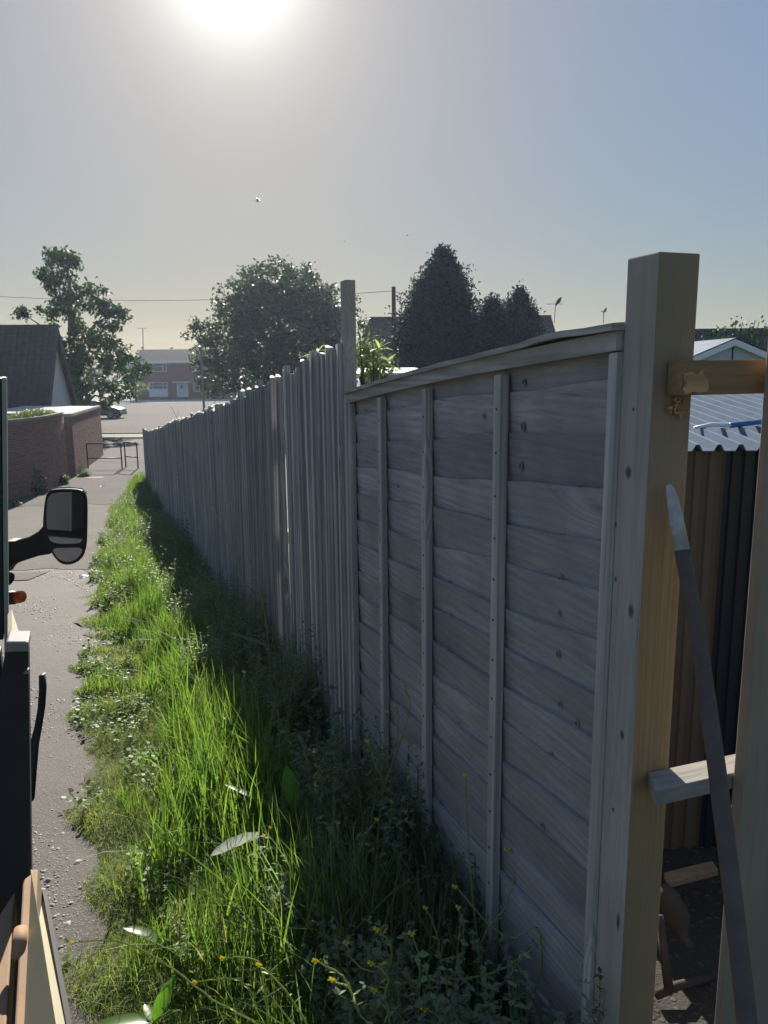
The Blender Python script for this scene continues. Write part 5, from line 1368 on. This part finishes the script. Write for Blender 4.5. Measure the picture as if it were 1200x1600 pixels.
mustard([[(745,1600,1.75),(751,1476,1.78),(790,1415,1.8),(806,1350,1.82),(803,1333,1.82),(791,1328,1.82)]], 'flowering stalk curling over to the left against the panel')
mustard([[(740,1600,1.7),(770,1555,1.7),(826,1480,1.72),(842,1430,1.73),(847,1371,1.74)],[(700,1530,1.68),(770,1520,1.68),(835,1480,1.7),(860,1440,1.71),(881,1418,1.71)]], 'pair of long arching flowering stalks reaching towards the thick post')
mustard([[(820,1600,1.65),(845,1510,1.66),(840,1450,1.67),(800,1465,1.68),(760,1440,1.7),(712,1385,1.72)]], 'wiry stalk looping to the left below the tallest one', leafn=5)
mustard([[(700,1560,1.7),(690,1500,1.72),(680,1450,1.74),(664,1418,1.75)],[(690,1500,1.72),(720,1490,1.72),(724,1450,1.72),(715,1418,1.72)]], 'two short stalks left of the tallest one')
mustard([[(720,1560,1.6),(690,1534,1.6),(620,1530,1.62),(560,1508,1.64),(541,1474,1.65)],[(600,1530,1.6),(612,1500,1.6),(607,1470,1.6),(589,1452,1.6)]], 'low sprawling stalk with bright yellow heads in the bottom middle', fl=.007)
mustard([[(650,1640,1.55),(655,1560,1.56),(655,1500,1.57),(643,1460,1.58)]], 'upright yellow-tipped stalk in the bottom middle', fl=.007)
mustard([[(600,1640,1.5),(560,1580,1.5),(540,1530,1.52),(500,1505,1.54),(494,1502,1.54)],[(560,1580,1.5),(545,1545,1.5),(518,1532,1.5)],[(600,1560,1.5),(605,1525,1.5),(579,1505,1.52)],[(610,1600,1.5),(600,1560,1.5),(583,1547,1.5)]], 'many-headed yellow weed at the bottom edge', fl=.007, leafn=5)
mustard([[(720,1640,1.45),(690,1592,1.46),(664,1575,1.47)]], 'yellow head nearest the bottom edge, right of the many-headed weed', fl=.008)
mustard([[(420,1620,1.6),(330,1560,1.7),(250,1500,1.8),(180,1470,1.86),(112,1473,1.9)]], 'very long pale stalk lying over the turf towards the path', r=.0022, leafn=2)
mustard([[(420,1610,1.55),(412,1540,1.56),(400,1500,1.57),(347,1497,1.58)],[(400,1560,1.56),(370,1530,1.57),(304,1535,1.58)],[(480,1600,1.5),(440,1540,1.5),(405,1508,1.5)]], 'spreading stalks in the dark hollow at the bottom', leafn=4)
mustard([[(560,1420,2.35),(585,1330,2.35),(600,1230,2.36),(625,1160,2.36),(640,1110,2.36),(632,1070,2.36)],[(600,1230,2.36),(618,1180,2.36),(630,1150,2.36),(645,1165,2.36)],[(600,1225,2.36),(585,1190,2.36),(574,1158,2.36)],[(605,1200,2.36),(603,1150,2.36),(605,1112,2.36)],[(620,1160,2.36),(622,1120,2.36),(618,1103,2.36)],[(590,1290,2.36),(630,1270,2.36),(648,1242,2.36)]], 'branching yellow-green weed standing before the left bays of the panel', r=.002, leafn=5)
mustard([[(560,1500,2.1),(545,1380,2.15),(530,1330,2.16),(528,1285,2.18)],[(545,1380,2.15),(570,1310,2.16),(588,1280,2.16)]], 'bushy weed with small heads below the branching one', leafn=6)
mustard([[(455,1480,2.3),(440,1390,2.32),(430,1330,2.33),(424,1292,2.34)],[(440,1390,2.32),(460,1330,2.3),(480,1310,2.3)],[(440,1380,2.3),(420,1340,2.3),(412,1305,2.3)]], 'bushy flowering weed at the right of the grey leaf', leafn=8)
mustard([[(400,1180,3.3),(385,1110,3.35),(381,1050,3.38)]], 'single flowering weed in the sunlit grass before the close boards', r=.002, fl=.009, leafn=6)
# tall dry stalks before the long fence
def stalk(pts, label, r=.003):
    b = MB(); P = spline([at(*q) for q in pts], 6); b.tube(P, [r*(1.2-.7*k/len(P)) for k in range(len(P))], 5)
    for k in range(3, len(P), 2):
        e = P[k]+Vector((random.uniform(-.05,.05), random.uniform(-.03,.03), random.uniform(.02,.06))); b.tube([P[k], e], .0012, 4)
    single('dry_stalk', b, m_dry, label, 'stalk')
stalk([(420,1010,4.4),(408,930,4.45),(378,840,4.5),(350,740,4.55)], 'tall dry stalk leaning left before the close boards, the longer of two')
stalk([(395,960,4.9),(370,880,4.95),(340,810,5.0),(318,760,5.0)], 'dry stalk before the close boards, left of the longest one')
stalk([(300,700,7.5),(285,670,7.5),(268,636,7.5)], 'thin dry stalk rising above the far fence top')
stalk([(450,990,4.1),(445,930,4.1),(440,880,4.12)], 'short dry stalk right of the two long ones')

# ------------------------------------------------------------------ haze
t = NT('haze_air'); pv = t.n('VolumePrincipled', {'Color': (.62,.78,1.0,1), 'Density': HAZE_DENSITY, 'Anisotropy': .45})
t.t.links.new(pv.outputs[0], t.out.inputs['Volume'])
b = MB(); b.box(-320, 320, -80, 340, -4.5, 16); o = wpart('haze', b, t.mat); tag(o, kind='stuff'); o.display_type = 'WIRE'
